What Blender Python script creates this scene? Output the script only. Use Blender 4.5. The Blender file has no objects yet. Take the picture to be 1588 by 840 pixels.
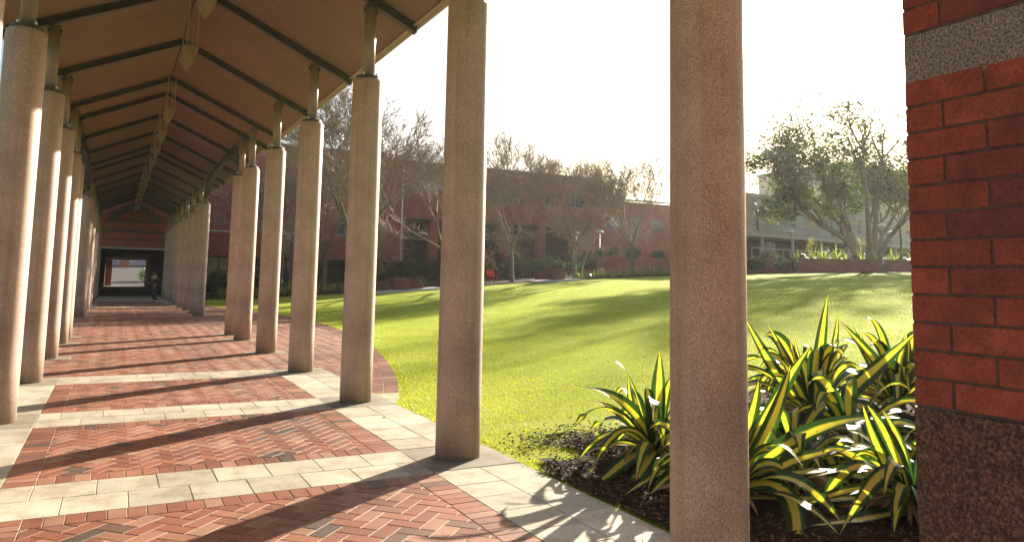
import bpy, math, random
from mathutils import Vector, Matrix, noise
random.seed(7)
PI=math.pi; R=math.radians
S=bpy.context.scene
COL=S.collection
# ------------------------------------------------------------------ helpers
class MB:
    def __init__(s): s.v=[];s.f=[];s.a=[];s.uv=[];s.hasuv=False
    def face(s,pts,a=0.0,uv=None):
        n=len(s.v); s.v+= [tuple(p) for p in pts]; s.f.append(tuple(range(n,n+len(pts)))); s.a.append(a)
        s.uv.append(uv if uv else [(0,0)]*len(pts))
        if uv: s.hasuv=True
    def idx(s,vs,fs,a=0.0,uvs=None):
        n=len(s.v); s.v+=[tuple(p) for p in vs]
        for f in fs:
            s.f.append(tuple(n+i for i in f)); s.a.append(a)
            s.uv.append([uvs[i] for i in f] if uvs else [(0,0)]*len(f))
        if uvs: s.hasuv=True
    def box(s,x0,x1,y0,y1,z0,z1,a=0.0,M=None):
        vs=[Vector(p) for p in ((x0,y0,z0),(x1,y0,z0),(x1,y1,z0),(x0,y1,z0),(x0,y0,z1),(x1,y0,z1),(x1,y1,z1),(x0,y1,z1))]
        if M: vs=[M@p for p in vs]
        s.idx(vs,[(0,3,2,1),(4,5,6,7),(0,1,5,4),(1,2,6,5),(2,3,7,6),(3,0,4,7)],a)
        return s
    def lathe(s,prof,n=24,o=(0,0,0),a=0.0,cap=True):
        vs=[];fs=[];m=len(prof)
        for r,z in prof:
            for i in range(n):
                t=2*PI*i/n; vs.append((o[0]+r*math.cos(t),o[1]+r*math.sin(t),o[2]+z))
        for k in range(m-1):
            for i in range(n):
                j=(i+1)%n; fs.append((k*n+i,k*n+j,(k+1)*n+j,(k+1)*n+i))
        if cap: fs.append(tuple(range(n-1,-1,-1))); fs.append(tuple((m-1)*n+i for i in range(n)))
        s.idx(vs,fs,a); return s
    def tube(s,pts,rad,n=6,a=0.0,cap=True):
        pts=[Vector(p) for p in pts]; m=len(pts); vs=[];fs=[]
        if not hasattr(rad,'__len__'): rad=[rad]*m
        ref=None
        for k,p in enumerate(pts):
            t=(pts[min(k+1,m-1)]-pts[max(k-1,0)])
            if t.length<1e-9:t=Vector((0,0,1))
            t.normalize()
            if ref is None: ref=t.orthogonal().normalized()
            e=(ref-t*ref.dot(t))
            if e.length<1e-6:e=t.orthogonal()
            e.normalize(); ref=e; g=t.cross(e)
            for i in range(n):
                q=2*PI*i/n; vs.append(p+(e*math.cos(q)+g*math.sin(q))*rad[k])
        for k in range(m-1):
            for i in range(n):
                j=(i+1)%n; fs.append((k*n+i,k*n+j,(k+1)*n+j,(k+1)*n+i))
        if cap: fs.append(tuple(range(n-1,-1,-1))); fs.append(tuple((m-1)*n+i for i in range(n)))
        s.idx(vs,fs,a); return s
    def build(s,name,mat,parent=None,smooth=False,bevel=0):
        me=bpy.data.meshes.new(name); vs=s.v
        if parent is not None:
            o=parent.location; vs=[(x-o.x,y-o.y,z-o.z) for x,y,z in vs]
        me.from_pydata(vs,[],s.f)
        at=me.attributes.new('rnd','FLOAT','FACE'); at.data.foreach_set('value',s.a)
        if s.hasuv:
            u=me.uv_layers.new(name='UVMap'); fl=[]
            for q in s.uv:
                for c in q: fl+= [c[0],c[1]]
            u.data.foreach_set('uv',fl)
        if smooth: me.polygons.foreach_set('use_smooth',[True]*len(me.polygons))
        me.materials.append(mat); me.update()
        ob=bpy.data.objects.new(name,me); COL.objects.link(ob)
        if parent is not None: ob.parent=parent
        if bevel:
            b=ob.modifiers.new('bevel','BEVEL'); b.width=bevel; b.segments=2; b.limit_method='ANGLE'; b.angle_limit=R(40)
        return ob
def tag(o,label=None,cat=None,group=None,kind=None):
    if label:o['label']=label
    if cat:o['category']=cat
    if group:o['group']=group
    if kind:o['kind']=kind
    return o
def thing(name,loc,label,cat,group=None):
    e=bpy.data.objects.new(name,None); e.location=loc; e.empty_display_size=.2; COL.objects.link(e)
    return tag(e,label,cat,group)
def copy_tree(o,parent=None):
    c=o.copy(); COL.objects.link(c)
    if parent is not None:c.parent=parent
    for ch in list(o.children): copy_tree(ch,c)
    return c
# ------------------------------------------------------------------ materials
def newmat(name):
    m=bpy.data.materials.new(name); m.use_nodes=True; n=m.node_tree.nodes; l=m.node_tree.links
    return m,n,l,n['Principled BSDF'],n['Material Output']
def N(n,t,**k):
    x=n.new(t)
    for a,b in k.items():
        if a in('inputs',):
            for i,v in b.items(): x.inputs[i].default_value=v
        else: setattr(x,a,b)
    return x
def ramp(n,stops,interp='LINEAR'):
    r=n.new('ShaderNodeValToRGB'); r.color_ramp.interpolation=interp
    e=r.color_ramp.elements
    while len(e)<len(stops): e.new(.5)
    for i,(p,c) in enumerate(stops): e[i].position=p; e[i].color=(*c,1)
    return r
def co(n,l,kind='Object'):
    if kind=='World': return n.new('ShaderNodeNewGeometry').outputs['Position']
    return n.new('ShaderNodeTexCoord').outputs[kind]
def mixc(n,l,fac,a,b,mode='MIX'):
    x=n.new('ShaderNodeMix'); x.data_type='RGBA'; x.blend_type=mode
    if isinstance(fac,(int,float)): x.inputs[0].default_value=fac
    else: l.new(fac,x.inputs[0])
    for i,v in ((6,a),(7,b)):
        if isinstance(v,tuple): x.inputs[i].default_value=(*v,1)
        else: l.new(v,x.inputs[i])
    return x.outputs[2]
def bump(n,l,b,h,st,dist=.01):
    x=n.new('ShaderNodeBump'); x.inputs['Strength'].default_value=st; x.inputs['Distance'].default_value=dist
    l.new(h,x.inputs['Height']); l.new(x.outputs[0],b.inputs['Normal']); return x
def simple(name,c1,c2,scale=4,rough=.7,bs=0,bscale=60,spec=.4,metal=0,kind='Object',detail=5):
    m,n,l,b,o=newmat(name); p=co(n,l,kind)
    t=N(n,'ShaderNodeTexNoise',inputs={'Scale':scale,'Detail':detail,'Roughness':.6}); l.new(p,t.inputs['Vector'])
    r=ramp(n,[(.32,c1),(.68,c2)]); l.new(t.outputs[0],r.inputs[0]); l.new(r.outputs[0],b.inputs['Base Color'])
    b.inputs['Roughness'].default_value=rough; b.inputs['Metallic'].default_value=metal
    b.inputs['Specular IOR Level'].default_value=spec
    if bs:
        t2=N(n,'ShaderNodeTexNoise',inputs={'Scale':bscale,'Detail':3}); l.new(p,t2.inputs['Vector']); bump(n,l,b,t2.outputs[0],bs)
    return m
def granite(name,cols,scale,rough,lo=1.5,dirt=None,bs=.15):
    m,n,l,b,o=newmat(name); p=co(n,l)
    t=N(n,'ShaderNodeTexNoise',inputs={'Scale':scale,'Detail':2,'Roughness':.7}); l.new(p,t.inputs['Vector'])
    r=ramp(n,[(.36,cols[0]),(.46,cols[1]),(.56,cols[2]),(.66,cols[3])]); l.new(t.outputs[0],r.inputs[0])
    t2=N(n,'ShaderNodeTexNoise',inputs={'Scale':lo,'Detail':4,'Roughness':.6}); l.new(p,t2.inputs['Vector'])
    r2=ramp(n,[(.3,(.74,.72,.68)),(.65,(1.08,1.06,1.04))]); l.new(t2.outputs[0],r2.inputs[0])
    c=mixc(n,l,1,r.outputs[0],r2.outputs[0],'MULTIPLY')
    if dirt:   # streaks and grime near the foot
        sx=n.new('ShaderNodeSeparateXYZ'); l.new(p,sx.inputs[0])
        mr=N(n,'ShaderNodeMapRange',inputs={'From Min':.0,'From Max':.35,'To Min':1,'To Max':0}); l.new(sx.outputs[2],mr.inputs[0])
        mm=N(n,'ShaderNodeMath',operation='MULTIPLY'); l.new(mr.outputs[0],mm.inputs[0]); l.new(t2.outputs[0],mm.inputs[1])
        c=mixc(n,l,mm.outputs[0],c,dirt)
        mp=N(n,'ShaderNodeMapping',inputs={'Scale':(9,9,.35)}); l.new(p,mp.inputs[0])
        t4=N(n,'ShaderNodeTexNoise',inputs={'Scale':1.5,'Detail':4}); l.new(mp.outputs[0],t4.inputs['Vector'])
        r4=ramp(n,[(.45,(1,1,1)),(.75,(.78,.74,.68))]); l.new(t4.outputs[0],r4.inputs[0])
        c=mixc(n,l,.8,c,r4.outputs[0],'MULTIPLY')
    if 'rnd'in name or name.startswith('pav'):
        at=N(n,'ShaderNodeAttribute',attribute_name='rnd'); r3=ramp(n,[(0,(.8,.8,.78)),(1,(1.08,1.07,1.04))]); l.new(at.outputs['Fac'],r3.inputs[0])
        c=mixc(n,l,1,c,r3.outputs[0],'MULTIPLY')
    if name.startswith('pav'):
        t5=N(n,'ShaderNodeTexNoise',inputs={'Scale':2.6,'Detail':8,'Roughness':.7}); l.new(p,t5.inputs['Vector'])
        r5=ramp(n,[(.40,(.70,.66,.58)),(.52,(1,1,1))]); l.new(t5.outputs[0],r5.inputs[0]); c=mixc(n,l,.8,c,r5.outputs[0],'MULTIPLY')
        v5=N(n,'ShaderNodeTexVoronoi',inputs={'Scale':3.1}); l.new(p,v5.inputs['Vector'])
        r6=ramp(n,[(.035,(.35,.33,.3)),(.05,(1,1,1))]); l.new(v5.outputs['Distance'],r6.inputs[0]); c=mixc(n,l,.7,c,r6.outputs[0],'MULTIPLY')
    l.new(c,b.inputs['Base Color']); b.inputs['Roughness'].default_value=rough
    b.inputs['Specular IOR Level'].default_value=.35
    if bs: bump(n,l,b,t.outputs[0],bs,.003)
    return m
M={}
M['column']=granite('column_granite',[(.19,.12,.10),(.42,.295,.24),(.54,.40,.33),(.70,.57,.49)],165,.6,dirt=(.2,.16,.1))
M['paver']=granite('paver_granite',[(.26,.23,.18),(.46,.42,.34),(.54,.49,.40),(.68,.63,.54)],120,.75,1.1)
M['paver_dark']=granite('paver_damp_shade_granite',[(.16,.15,.12),(.27,.25,.2),(.33,.3,.24),(.42,.38,.31)],170,.7,1.1)  # darker tone holds both damp and shade at the column feet
M['base_granite']=granite('polished_granite',[(.025,.015,.012),(.075,.035,.026),(.15,.07,.05),(.24,.13,.10)],75,.42,2.5,bs=0.02)
M['band_granite']=granite('band_granite',[(.10,.07,.07),(.22,.17,.16),(.32,.26,.24),(.42,.36,.33)],110,.5,2.5,bs=0.05)
def brickpaver():
    m,n,l,b,o=newmat('brick_paver'); p=co(n,l)
    at=N(n,'ShaderNodeAttribute',attribute_name='rnd')
    r=ramp(n,[(0,(.075,.05,.038)),(.1,(.13,.07,.045)),(.22,(.20,.066,.030)),(.5,(.26,.088,.040)),(.75,(.30,.115,.058)),(.9,(.36,.19,.12)),(1,(.22,.08,.04))]); l.new(at.outputs['Fac'],r.inputs[0])
    t=N(n,'ShaderNodeTexNoise',inputs={'Scale':45,'Detail':5,'Roughness':.7}); l.new(p,t.inputs['Vector'])
    r2=ramp(n,[(.3,(.72,.7,.68)),(.7,(1.15,1.15,1.15))]); l.new(t.outputs[0],r2.inputs[0])
    c=mixc(n,l,1,r.outputs[0],r2.outputs[0],'MULTIPLY')
    t3=N(n,'ShaderNodeTexNoise',inputs={'Scale':.9,'Detail':6,'Roughness':.65}); l.new(p,t3.inputs['Vector'])
    r3=ramp(n,[(.32,(.55,.53,.5)),(.47,(.9,.9,.9)),(.62,(1.1,1.1,1.1))]); l.new(t3.outputs[0],r3.inputs[0])
    c=mixc(n,l,1,c,r3.outputs[0],'MULTIPLY'); l.new(c,b.inputs['Base Color'])
    b.inputs['Roughness'].default_value=.62; b.inputs['Specular IOR Level'].default_value=.45
    bump(n,l,b,t.outputs[0],.35,.004); return m
M['bpaver']=brickpaver()
M['joint']=simple('joint_sand',(.20,.21,.09),(.46,.41,.31),5,.9,.3,80,kind='World')
def brickreal():
    m,n,l,b,o=newmat('pier_brick'); p=co(n,l)
    at=N(n,'ShaderNodeAttribute',attribute_name='rnd')
    r=ramp(n,[(0,(.22,.05,.04)),(.15,(.29,.054,.038)),(.5,(.35,.065,.043)),(.85,(.39,.075,.047)),(1,(.33,.085,.06))]); l.new(at.outputs['Fac'],r.inputs[0])
    t=N(n,'ShaderNodeTexNoise',inputs={'Scale':7,'Detail':7,'Roughness':.7}); l.new(p,t.inputs['Vector'])
    r2=ramp(n,[(.3,(.6,.58,.56)),(.62,(1.12,1.1,1.08))]); l.new(t.outputs[0],r2.inputs[0])
    c=mixc(n,l,1,r.outputs[0],r2.outputs[0],'MULTIPLY')
    h1=N(n,'ShaderNodeTexNoise',inputs={'Scale':95,'Detail':4,'Roughness':.8}); l.new(p,h1.inputs['Vector'])
    hr=ramp(n,[(.36,(.45,.42,.42)),(.5,(1,1,1)),(.66,(1.25,1.2,1.2))]); l.new(h1.outputs[0],hr.inputs[0]); c=mixc(n,l,.8,c,hr.outputs[0],'MULTIPLY')
    h2=N(n,'ShaderNodeTexNoise',inputs={'Scale':2.2,'Detail':5,'Roughness':.6}); l.new(p,h2.inputs['Vector'])
    hr2=ramp(n,[(.4,(.62,.6,.62)),(.6,(1.08,1.05,1.05))]); l.new(h2.outputs[0],hr2.inputs[0]); c=mixc(n,l,.6,c,hr2.outputs[0],'MULTIPLY')
    v=N(n,'ShaderNodeTexNoise',inputs={'Scale':26,'Detail':4,'Roughness':.8}); l.new(p,v.inputs['Vector'])
    r3=ramp(n,[(.70,(0,0,0)),(.76,(1,1,1))]); l.new(v.outputs[0],r3.inputs[0])
    c=mixc(n,l,r3.outputs[0],c,(.52,.36,.3)); l.new(c,b.inputs['Base Color'])
    b.inputs['Roughness'].default_value=.6; bump(n,l,b,h1.outputs[0],.5,.004); return m
M['pbrick']=brickreal()
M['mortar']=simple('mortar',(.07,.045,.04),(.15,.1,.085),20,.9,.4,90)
def wallbrick(name,c1,c2,mo,rot=False):
    m,n,l,b,o=newmat(name); p=co(n,l)
    mp=N(n,'ShaderNodeMapping'); l.new(p,mp.inputs[0])
    # wall runs in x (or y) : u = x+y , v = z
    sx=n.new('ShaderNodeSeparateXYZ'); l.new(p,sx.inputs[0])
    ad=N(n,'ShaderNodeMath',operation='ADD'); l.new(sx.outputs[0],ad.inputs[0]); l.new(sx.outputs[1],ad.inputs[1])
    cb=n.new('ShaderNodeCombineXYZ'); l.new(ad.outputs[0],cb.inputs[0]); l.new(sx.outputs[2],cb.inputs[1])
    t=N(n,'ShaderNodeTexBrick',inputs={'Scale':1,'Mortar Size':.008,'Brick Width':.3,'Row Height':.1,'Bias':0,'Color1':(*c1,1),'Color2':(*c2,1),'Mortar':(*mo,1)}); l.new(cb.outputs[0],t.inputs['Vector'])
    q=N(n,'ShaderNodeTexNoise',inputs={'Scale':.5,'Detail':6,'Roughness':.6}); l.new(p,q.inputs['Vector'])
    r2=ramp(n,[(.3,(.6,.58,.58)),(.7,(1.15,1.12,1.1))]); l.new(q.outputs[0],r2.inputs[0])
    c=mixc(n,l,1,t.outputs[0],r2.outputs[0],'MULTIPLY'); l.new(c,b.inputs['Base Color'])
    b.inputs['Roughness'].default_value=.8; bump(n,l,b,t.outputs[1],-.4,.01); return m
M['wbrick']=wallbrick('facade_brick',(.44,.10,.06),(.32,.075,.05),(.2,.14,.11))
M['wbrick2']=wallbrick('garden_wall_brick',(.42,.12,.07),(.3,.08,.05),(.28,.2,.15))
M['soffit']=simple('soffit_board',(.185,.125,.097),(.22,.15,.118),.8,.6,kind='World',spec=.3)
M['steel']=simple('dark_steel',(.045,.05,.06),(.07,.075,.085),6,.4,spec=.5)
M['post']=simple('painted_post',(.22,.17,.17),(.26,.205,.205),5,.4,metal=.0,spec=.5)
M['roof']=simple('roof_metal',(.3,.31,.32),(.36,.37,.38),1,.45,metal=.4)
M['fascia']=simple('fascia',(.36,.30,.26),(.42,.36,.31),2,.5)
M['lumi']=simple('luminaire_shell',(.22,.17,.135),(.26,.205,.165),4,.6)
M['concrete']=simple('concrete_panel',(.36,.345,.35),(.48,.465,.46),.7,.8,.2,8,kind='Object',detail=8)
M['concrete2']=simple('concrete_pale',(.5,.48,.45),(.62,.6,.56),1.2,.8)
M['frame']=simple('window_frame',(.5,.5,.5),(.58,.58,.58),3,.4)
M['darkframe']=simple('dark_window_frame',(.04,.04,.045),(.06,.06,.065),3,.4)
M['blind']=simple('curtain',(.42,.36,.2),(.6,.5,.28),7,.8)
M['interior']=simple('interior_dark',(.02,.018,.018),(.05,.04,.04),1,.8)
def glass():
    m,n,l,b,o=newmat('window_glass'); b.inputs['Base Color'].default_value=(.03,.035,.045,1); b.inputs['Roughness'].default_value=.08
    b.inputs['Specular IOR Level'].default_value=.8
    p=co(n,l,'World'); t=N(n,'ShaderNodeTexNoise',inputs={'Scale':.6,'Detail':2}); l.new(p,t.inputs['Vector'])
    r=ramp(n,[(.35,(.015,.02,.03)),(.65,(.09,.09,.1))]); l.new(t.outputs[0],r.inputs[0]); l.new(r.outputs[0],b.inputs['Base Color'])
    bump(n,l,b,t.outputs[0],.08,.05); return m
M['glass']=glass()
M['soil']=simple('soil',(.02,.013,.01),(.06,.038,.025),9,.95,.8,40,kind='World',spec=.05)
M['chips']=None
def foliage(name,c1,c2,tr=.5,rough=.45,trc=None,spec=.4):
    m,n,l,b,o=newmat(name)
    at=N(n,'ShaderNodeAttribute',attribute_name='rnd'); r=ramp(n,[(0,c1),(1,c2)]); l.new(at.outputs['Fac'],r.inputs[0])
    l.new(r.outputs[0],b.inputs['Base Color']); b.inputs['Roughness'].default_value=rough; b.inputs['Specular IOR Level'].default_value=spec
    t=n.new('ShaderNodeBsdfTranslucent')
    c=mixc(n,l,1,r.outputs[0],trc or (1.3,1.5,.6),'MULTIPLY'); l.new(c,t.inputs[0])
    ms=n.new('ShaderNodeMixShader'); ms.inputs[0].default_value=tr; l.new(b.outputs[0],ms.inputs[1]); l.new(t.outputs[0],ms.inputs[2]); l.new(ms.outputs[0],o.inputs[0])
    return m
M['blade']=foliage('grass_blade',(.15,.19,.018),(.37,.42,.05),.55,.5,(1.3,1.3,.6))
M['leaf_dark']=foliage('shrub_leaf',(.018,.03,.012),(.05,.085,.025),.3,.65,None,.15)
M['leaf_tree']=foliage('tree_leaf',(.04,.065,.016),(.13,.18,.035),.6,.5,(1.4,1.5,.6))
M['leaf_pale']=foliage('pale_tree_leaf',(.2,.2,.06),(.36,.34,.12),.55,.5)
M['strap']=foliage('strap_leaf',(.06,.10,.025),(.30,.30,.10),.4,.3)
M['bed_leaf']=foliage('bed_leaf',(.10,.17,.03),(.4,.4,.12),.5,.4)
M['flower']=foliage('cream_flower',(.28,.25,.15),(.5,.45,.3),.35,.6)
M['chips']=foliage('bark_chip',(.025,.015,.01),(.17,.10,.065),.0,.8,spec=.1)
M['bark']=simple('bark_grey',(.075,.06,.04),(.2,.17,.11),12,.9,.6,30)
M['bark2']=simple('bark_fig',(.16,.13,.11),(.32,.27,.22),8,.85,.5,20)
M['twig']=simple('twig_bark',(.20,.14,.115),(.36,.27,.22),5,.7)
def furc():
    m,n,l,b,o=newmat('variegated_leaf'); uv=n.new('ShaderNodeUVMap'); sx=n.new('ShaderNodeSeparateXYZ'); l.new(uv.outputs[0],sx.inputs[0])
    at=N(n,'ShaderNodeAttribute',attribute_name='rnd')
    # streaky wobble along the blade
    cb=n.new('ShaderNodeCombineXYZ'); a1=N(n,'ShaderNodeMath',operation='MULTIPLY'); a1.inputs[1].default_value=16; l.new(sx.outputs[0],a1.inputs[0])
    a2=N(n,'ShaderNodeMath',operation='MULTIPLY'); a2.inputs[1].default_value=1.2; l.new(sx.outputs[1],a2.inputs[0])
    a3=N(n,'ShaderNodeMath',operation='MULTIPLY'); a3.inputs[1].default_value=50; l.new(at.outputs['Fac'],a3.inputs[0])
    l.new(a1.outputs[0],cb.inputs[0]);l.new(a2.outputs[0],cb.inputs[1]);l.new(a3.outputs[0],cb.inputs[2])
    t=N(n,'ShaderNodeTexNoise',inputs={'Scale':1,'Detail':3}); l.new(cb.outputs[0],t.inputs['Vector'])
    # |u + shift| 
    sh=N(n,'ShaderNodeMapRange',inputs={'To Min':-.22,'To Max':.22}); l.new(at.outputs['Fac'],sh.inputs[0])
    s1=N(n,'ShaderNodeMath',operation='ADD'); l.new(sx.outputs[0],s1.inputs[0]); l.new(sh.outputs[0],s1.inputs[1])
    s2=N(n,'ShaderNodeMath',operation='ABSOLUTE'); l.new(s1.outputs[0],s2.inputs[0])
    s3=N(n,'ShaderNodeMath',operation='MULTIPLY_ADD'); s3.inputs[1].default_value=.5; l.new(t.outputs[0],s3.inputs[0]); l.new(s2.outputs[0],s3.inputs[2])
    r=ramp(n,[(.0,(.62,.56,.10)),(.61,(.66,.56,.07)),(.66,(.17,.26,.035)),(.72,(.028,.075,.02)),(1,(.02,.05,.018))]); l.new(s3.outputs[0],r.inputs[0])
    # brown blemishes
    v=N(n,'ShaderNodeTexNoise',inputs={'Scale':23,'Detail':3}); l.new(co(n,l),v.inputs['Vector'])
    rb=ramp(n,[(.70,(0,0,0)),(.74,(1,1,1))]); l.new(v.outputs[0],rb.inputs[0])
    c=mixc(n,l,rb.outputs[0],r.outputs[0],(.16,.08,.03))
    l.new(c,b.inputs['Base Color']); b.inputs['Roughness'].default_value=.42; b.inputs['Specular IOR Level'].default_value=.42
    bump(n,l,b,t.outputs[0],.3,.006)
    tr=n.new('ShaderNodeBsdfTranslucent'); c2=mixc(n,l,1,c,(1.25,1.3,.5),'MULTIPLY'); l.new(c2,tr.inputs[0])
    ms=n.new('ShaderNodeMixShader'); ms.inputs[0].default_value=.42; l.new(b.outputs[0],ms.inputs[1]); l.new(tr.outputs[0],ms.inputs[2]); l.new(ms.outputs[0],o.inputs[0]); return m
M['furc']=furc()
M['dead']=foliage('dead_leaf',(.16,.09,.045),(.42,.30,.17),.2,.6,(1,1,1))
def lawn():
    m,n,l,b,o=newmat('lawn'); p=co(n,l,'World')
    t=N(n,'ShaderNodeTexNoise',inputs={'Scale':.35,'Detail':8,'Roughness':.65}); l.new(p,t.inputs['Vector'])
    r=ramp(n,[(.3,(.20,.24,.022)),(.5,(.29,.33,.03)),(.7,(.37,.39,.045))]); l.new(t.outputs[0],r.inputs[0])
    t2=N(n,'ShaderNodeTexNoise',inputs={'Scale':9,'Detail':8,'Roughness':.75}); l.new(p,t2.inputs['Vector'])
    r2=ramp(n,[(.33,(.75,.76,.7)),(.5,(.97,.97,.97)),(.68,(1.18,1.15,1.1))]); l.new(t2.outputs[0],r2.inputs[0])
    c=mixc(n,l,1,r.outputs[0],r2.outputs[0],'MULTIPLY')
    t3=N(n,'ShaderNodeTexNoise',inputs={'Scale':1.6,'Detail':6,'Roughness':.7}); l.new(p,t3.inputs['Vector'])
    r3=ramp(n,[(.64,(0,0,0)),(.74,(.6,.6,.6))]); l.new(t3.outputs[0],r3.inputs[0])
    c=mixc(n,l,r3.outputs[0],c,(.30,.26,.10)); l.new(c,b.inputs['Base Color'])
    b.inputs['Roughness'].default_value=.9; b.inputs['Specular IOR Level'].default_value=.1
    b.inputs['Sheen Weight'].default_value=.3; b.inputs['Sheen Roughness'].default_value=.45; b.inputs['Sheen Tint'].default_value=(.75,.9,.1,1)
    t4=N(n,'ShaderNodeTexNoise',inputs={'Scale':70,'Detail':4,'Roughness':.7}); l.new(p,t4.inputs['Vector'])
    bump(n,l,b,t4.outputs[0],.9,.03)
    return m
M['lawn']=lawn()
M['redpaint']=simple('red_chair_paint',(.6,.03,.03),(.68,.045,.04),5,.4)
M['tablewood']=simple('dark_red_slats',(.12,.028,.032),(.18,.045,.045),6,.6)
M['white']=simple('white_paint',(.7,.7,.72),(.78,.78,.8),5,.4)
M['lampglass']=simple('lamp_shade_white',(.72,.75,.8),(.8,.82,.86),5,.3)
M['poleg']=simple('lamp_pole_grey',(.14,.15,.16),(.2,.21,.22),5,.4)
M['cloth_dark']=simple('dark_jacket',(.02,.022,.028),(.035,.037,.045),8,.85)
M['cloth_navy']=simple('dark_trousers',(.015,.018,.03),(.025,.03,.045),8,.85)
M['cloth_white']=simple('white_shirt',(.65,.62,.58),(.72,.7,.66),8,.8)
M['skin']=simple('skin',(.42,.25,.17),(.48,.3,.21),8,.6)
M['hair']=simple('dark_hair',(.015,.012,.01),(.03,.022,.018),30,.5)
M['bag']=simple('backpack_fabric',(.02,.02,.022),(.04,.04,.045),20,.8)
M['addedpave']=simple('added_side_paving',(.2,.13,.1),(.27,.18,.14),2,.8,kind='World')  # neutral tone to damp the green bounce from the lawn
M['pathfar']=simple('shade_toned_path',(.04,.032,.03),(.055,.045,.04),2,.8,kind='World')  # base colour darkened to stand in for shade on the far path
# ------------------------------------------------------------------ terrain
YC=26.42
def edge(y):
    t=(y-9.47)/33.9
    return 3.36 if t<=0 or t>=1 else 3.36+3.05*math.sin(PI*t)**.85
def zg(x,y):
    d=x-edge(y)
    a=(d-1.5)/.8
    s=.8*math.log1p(math.exp(a)) if a<30 else .8*a
    return -.014+3.6*math.tanh(.08*s/3.6)
def axis(lo,hi,dens):
    out=[];x=lo
    while x<hi: out.append(x); x+=dens(x)
    out.append(hi); return out
xs=axis(-900,1200,lambda x:.4 if -3<x<14 else (1.2 if -12<x<62 else (6 if -60<x<130 else 110)))
ys=axis(-700,1500,lambda y:.6 if -4<y<22 else (1.4 if -12<y<64 else (7 if -60<y<170 else 110)))
g=MB(); vs=[(x,y,zg(x,y)) for y in ys for x in xs]; nx=len(xs)
g.idx(vs,[(j*nx+i,j*nx+i+1,(j+1)*nx+i+1,(j+1)*nx+i) for j in range(len(ys)-1) for i in range(nx-1)])
tag(g.build('lawn',M['lawn'],smooth=True),kind='structure')
# ------------------------------------------------------------------ paving
def clip(poly,a,b,c):            # keep a*x+b*y<=c
    out=[];n=len(poly)
    for i in range(n):
        p=poly[i];q=poly[(i+1)%n];dp=a*p[0]+b*p[1]-c;dq=a*q[0]+b*q[1]-c
        if dp<=0: out.append(p)
        if (dp<0<dq) or (dq<0<dp):
            t=dp/(dp-dq); out.append((p[0]+(q[0]-p[0])*t,p[1]+(q[1]-p[1])*t))
    return out
def area(p): return .5*abs(sum(p[i][0]*p[(i+1)%len(p)][1]-p[(i+1)%len(p)][0]*p[i][1] for i in range(len(p))))
def slab(mb,poly,gap,z,ch,a,depth=.005):
    cx=sum(p[0] for p in poly)/len(poly);cy=sum(p[1] for p in poly)/len(poly)
    if area(poly)<.0006: return
    if sum(poly[i][0]*poly[(i+1)%len(poly)][1]-poly[(i+1)%len(poly)][0]*poly[i][1] for i in range(len(poly)))<0: poly=poly[::-1]
    n=len(poly)
    def inset(d):
        q=[(p[0],p[1]) for p in poly]
        for i in range(n):
            p0=poly[i];p1=poly[(i+1)%n];dx=p1[0]-p0[0];dy=p1[1]-p0[1];L=math.hypot(dx,dy)
            if L<1e-6: continue
            nx_,ny_=dy/L,-dx/L       # outward
            q=clip(q,nx_,ny_,nx_*p0[0]+ny_*p0[1]-d)
            if len(q)<3: return None
        return q
    o=inset(gap);t=inset(gap+ch)
    if not o or not t or len(o)!=len(t) or area(t)<.0003: return
    dz=random.uniform(-.0008,.0008);tx=random.uniform(-.005,.005);ty=random.uniform(-.005,.005)
    m=len(t);T=[(x,y,z+dz+(x-cx)*tx+(y-cy)*ty) for x,y in t];O=[(x,y,z-depth) for x,y in o]
    # align start vertex
    best=min(range(m),key=lambda k:sum((O[(i+k)%m][0]-T[i][0])**2+(O[(i+k)%m][1]-T[i][1])**2 for i in range(m)))
    O=O[best:]+O[:best]
    mb.idx(T+O,[tuple(range(m))]+[(m+i,m+(i+1)%m,(i+1)%m,i) for i in range(m)],a)
def rndb():
    r=random.random()
    return random.uniform(0,.2) if r<.09 else random.uniform(.22,1)
W=.1225
def herring(mb,x0,x1,y0,y1,extra=None,off=(0,0)):
    c=math.cos(PI/4);cx=(x0+x1)/2;cy=(y0+y1)/2;L=math.hypot(x1-x0,y1-y0)/2/W+4
    n=int(L)+2
    H=((0,0),(2,0),(2,1),(0,1));V=((0,1),(1,1),(1,3),(0,3))
    for i in range(-2*n,2*n):
        for j in range(-n,n):
            ox=i+2*j;oy=i-2*j
            if ox*ox+oy*oy>(L+3)**2: continue
            for B in (H,V):
                poly=[]
                for (u,v) in B:
                    u2=(u+ox)*W;v2=(v+oy)*W
                    poly.append((cx+off[0]+c*u2-c*v2,cy+off[1]+c*u2+c*v2))
                mx=sum(p[0] for p in poly)/4;my=sum(p[1] for p in poly)/4
                if mx<x0-.3 or mx>x1+.3 or my<y0-.3 or my>y1+.3: continue
                if extra and mx>extra(my)+.5: continue
                for a in ((1,0,x1),(-1,0,-x0),(0,1,y1),(0,-1,-y0)): poly=clip(poly,*a)
                if extra and len(poly)>2:
                    e=1e-3;m_=(extra(my+e)-extra(my-e))/(2*e);k=extra(my)
                    poly=clip(poly,1,-m_,k-m_*my)
                if len(poly)>2: slab(mb,poly,.0034,0,.0025,rndb())
def rectb(mb,x0,x1,y0,y1,z=0,gap=.0022,ch=.003,a=None,depth=.005):
    slab(mb,[(x0,y0),(x1,y0),(x1,y1),(x0,y1)],gap,z,ch,rndb() if a is None else a,depth)
XL0,XL,XR,XR1=-1.49,-.66,2.51,3.36
bands=[3.13,6.48,9.84,13.2]
br=MB();gr=MB();gd=MB()
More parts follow.
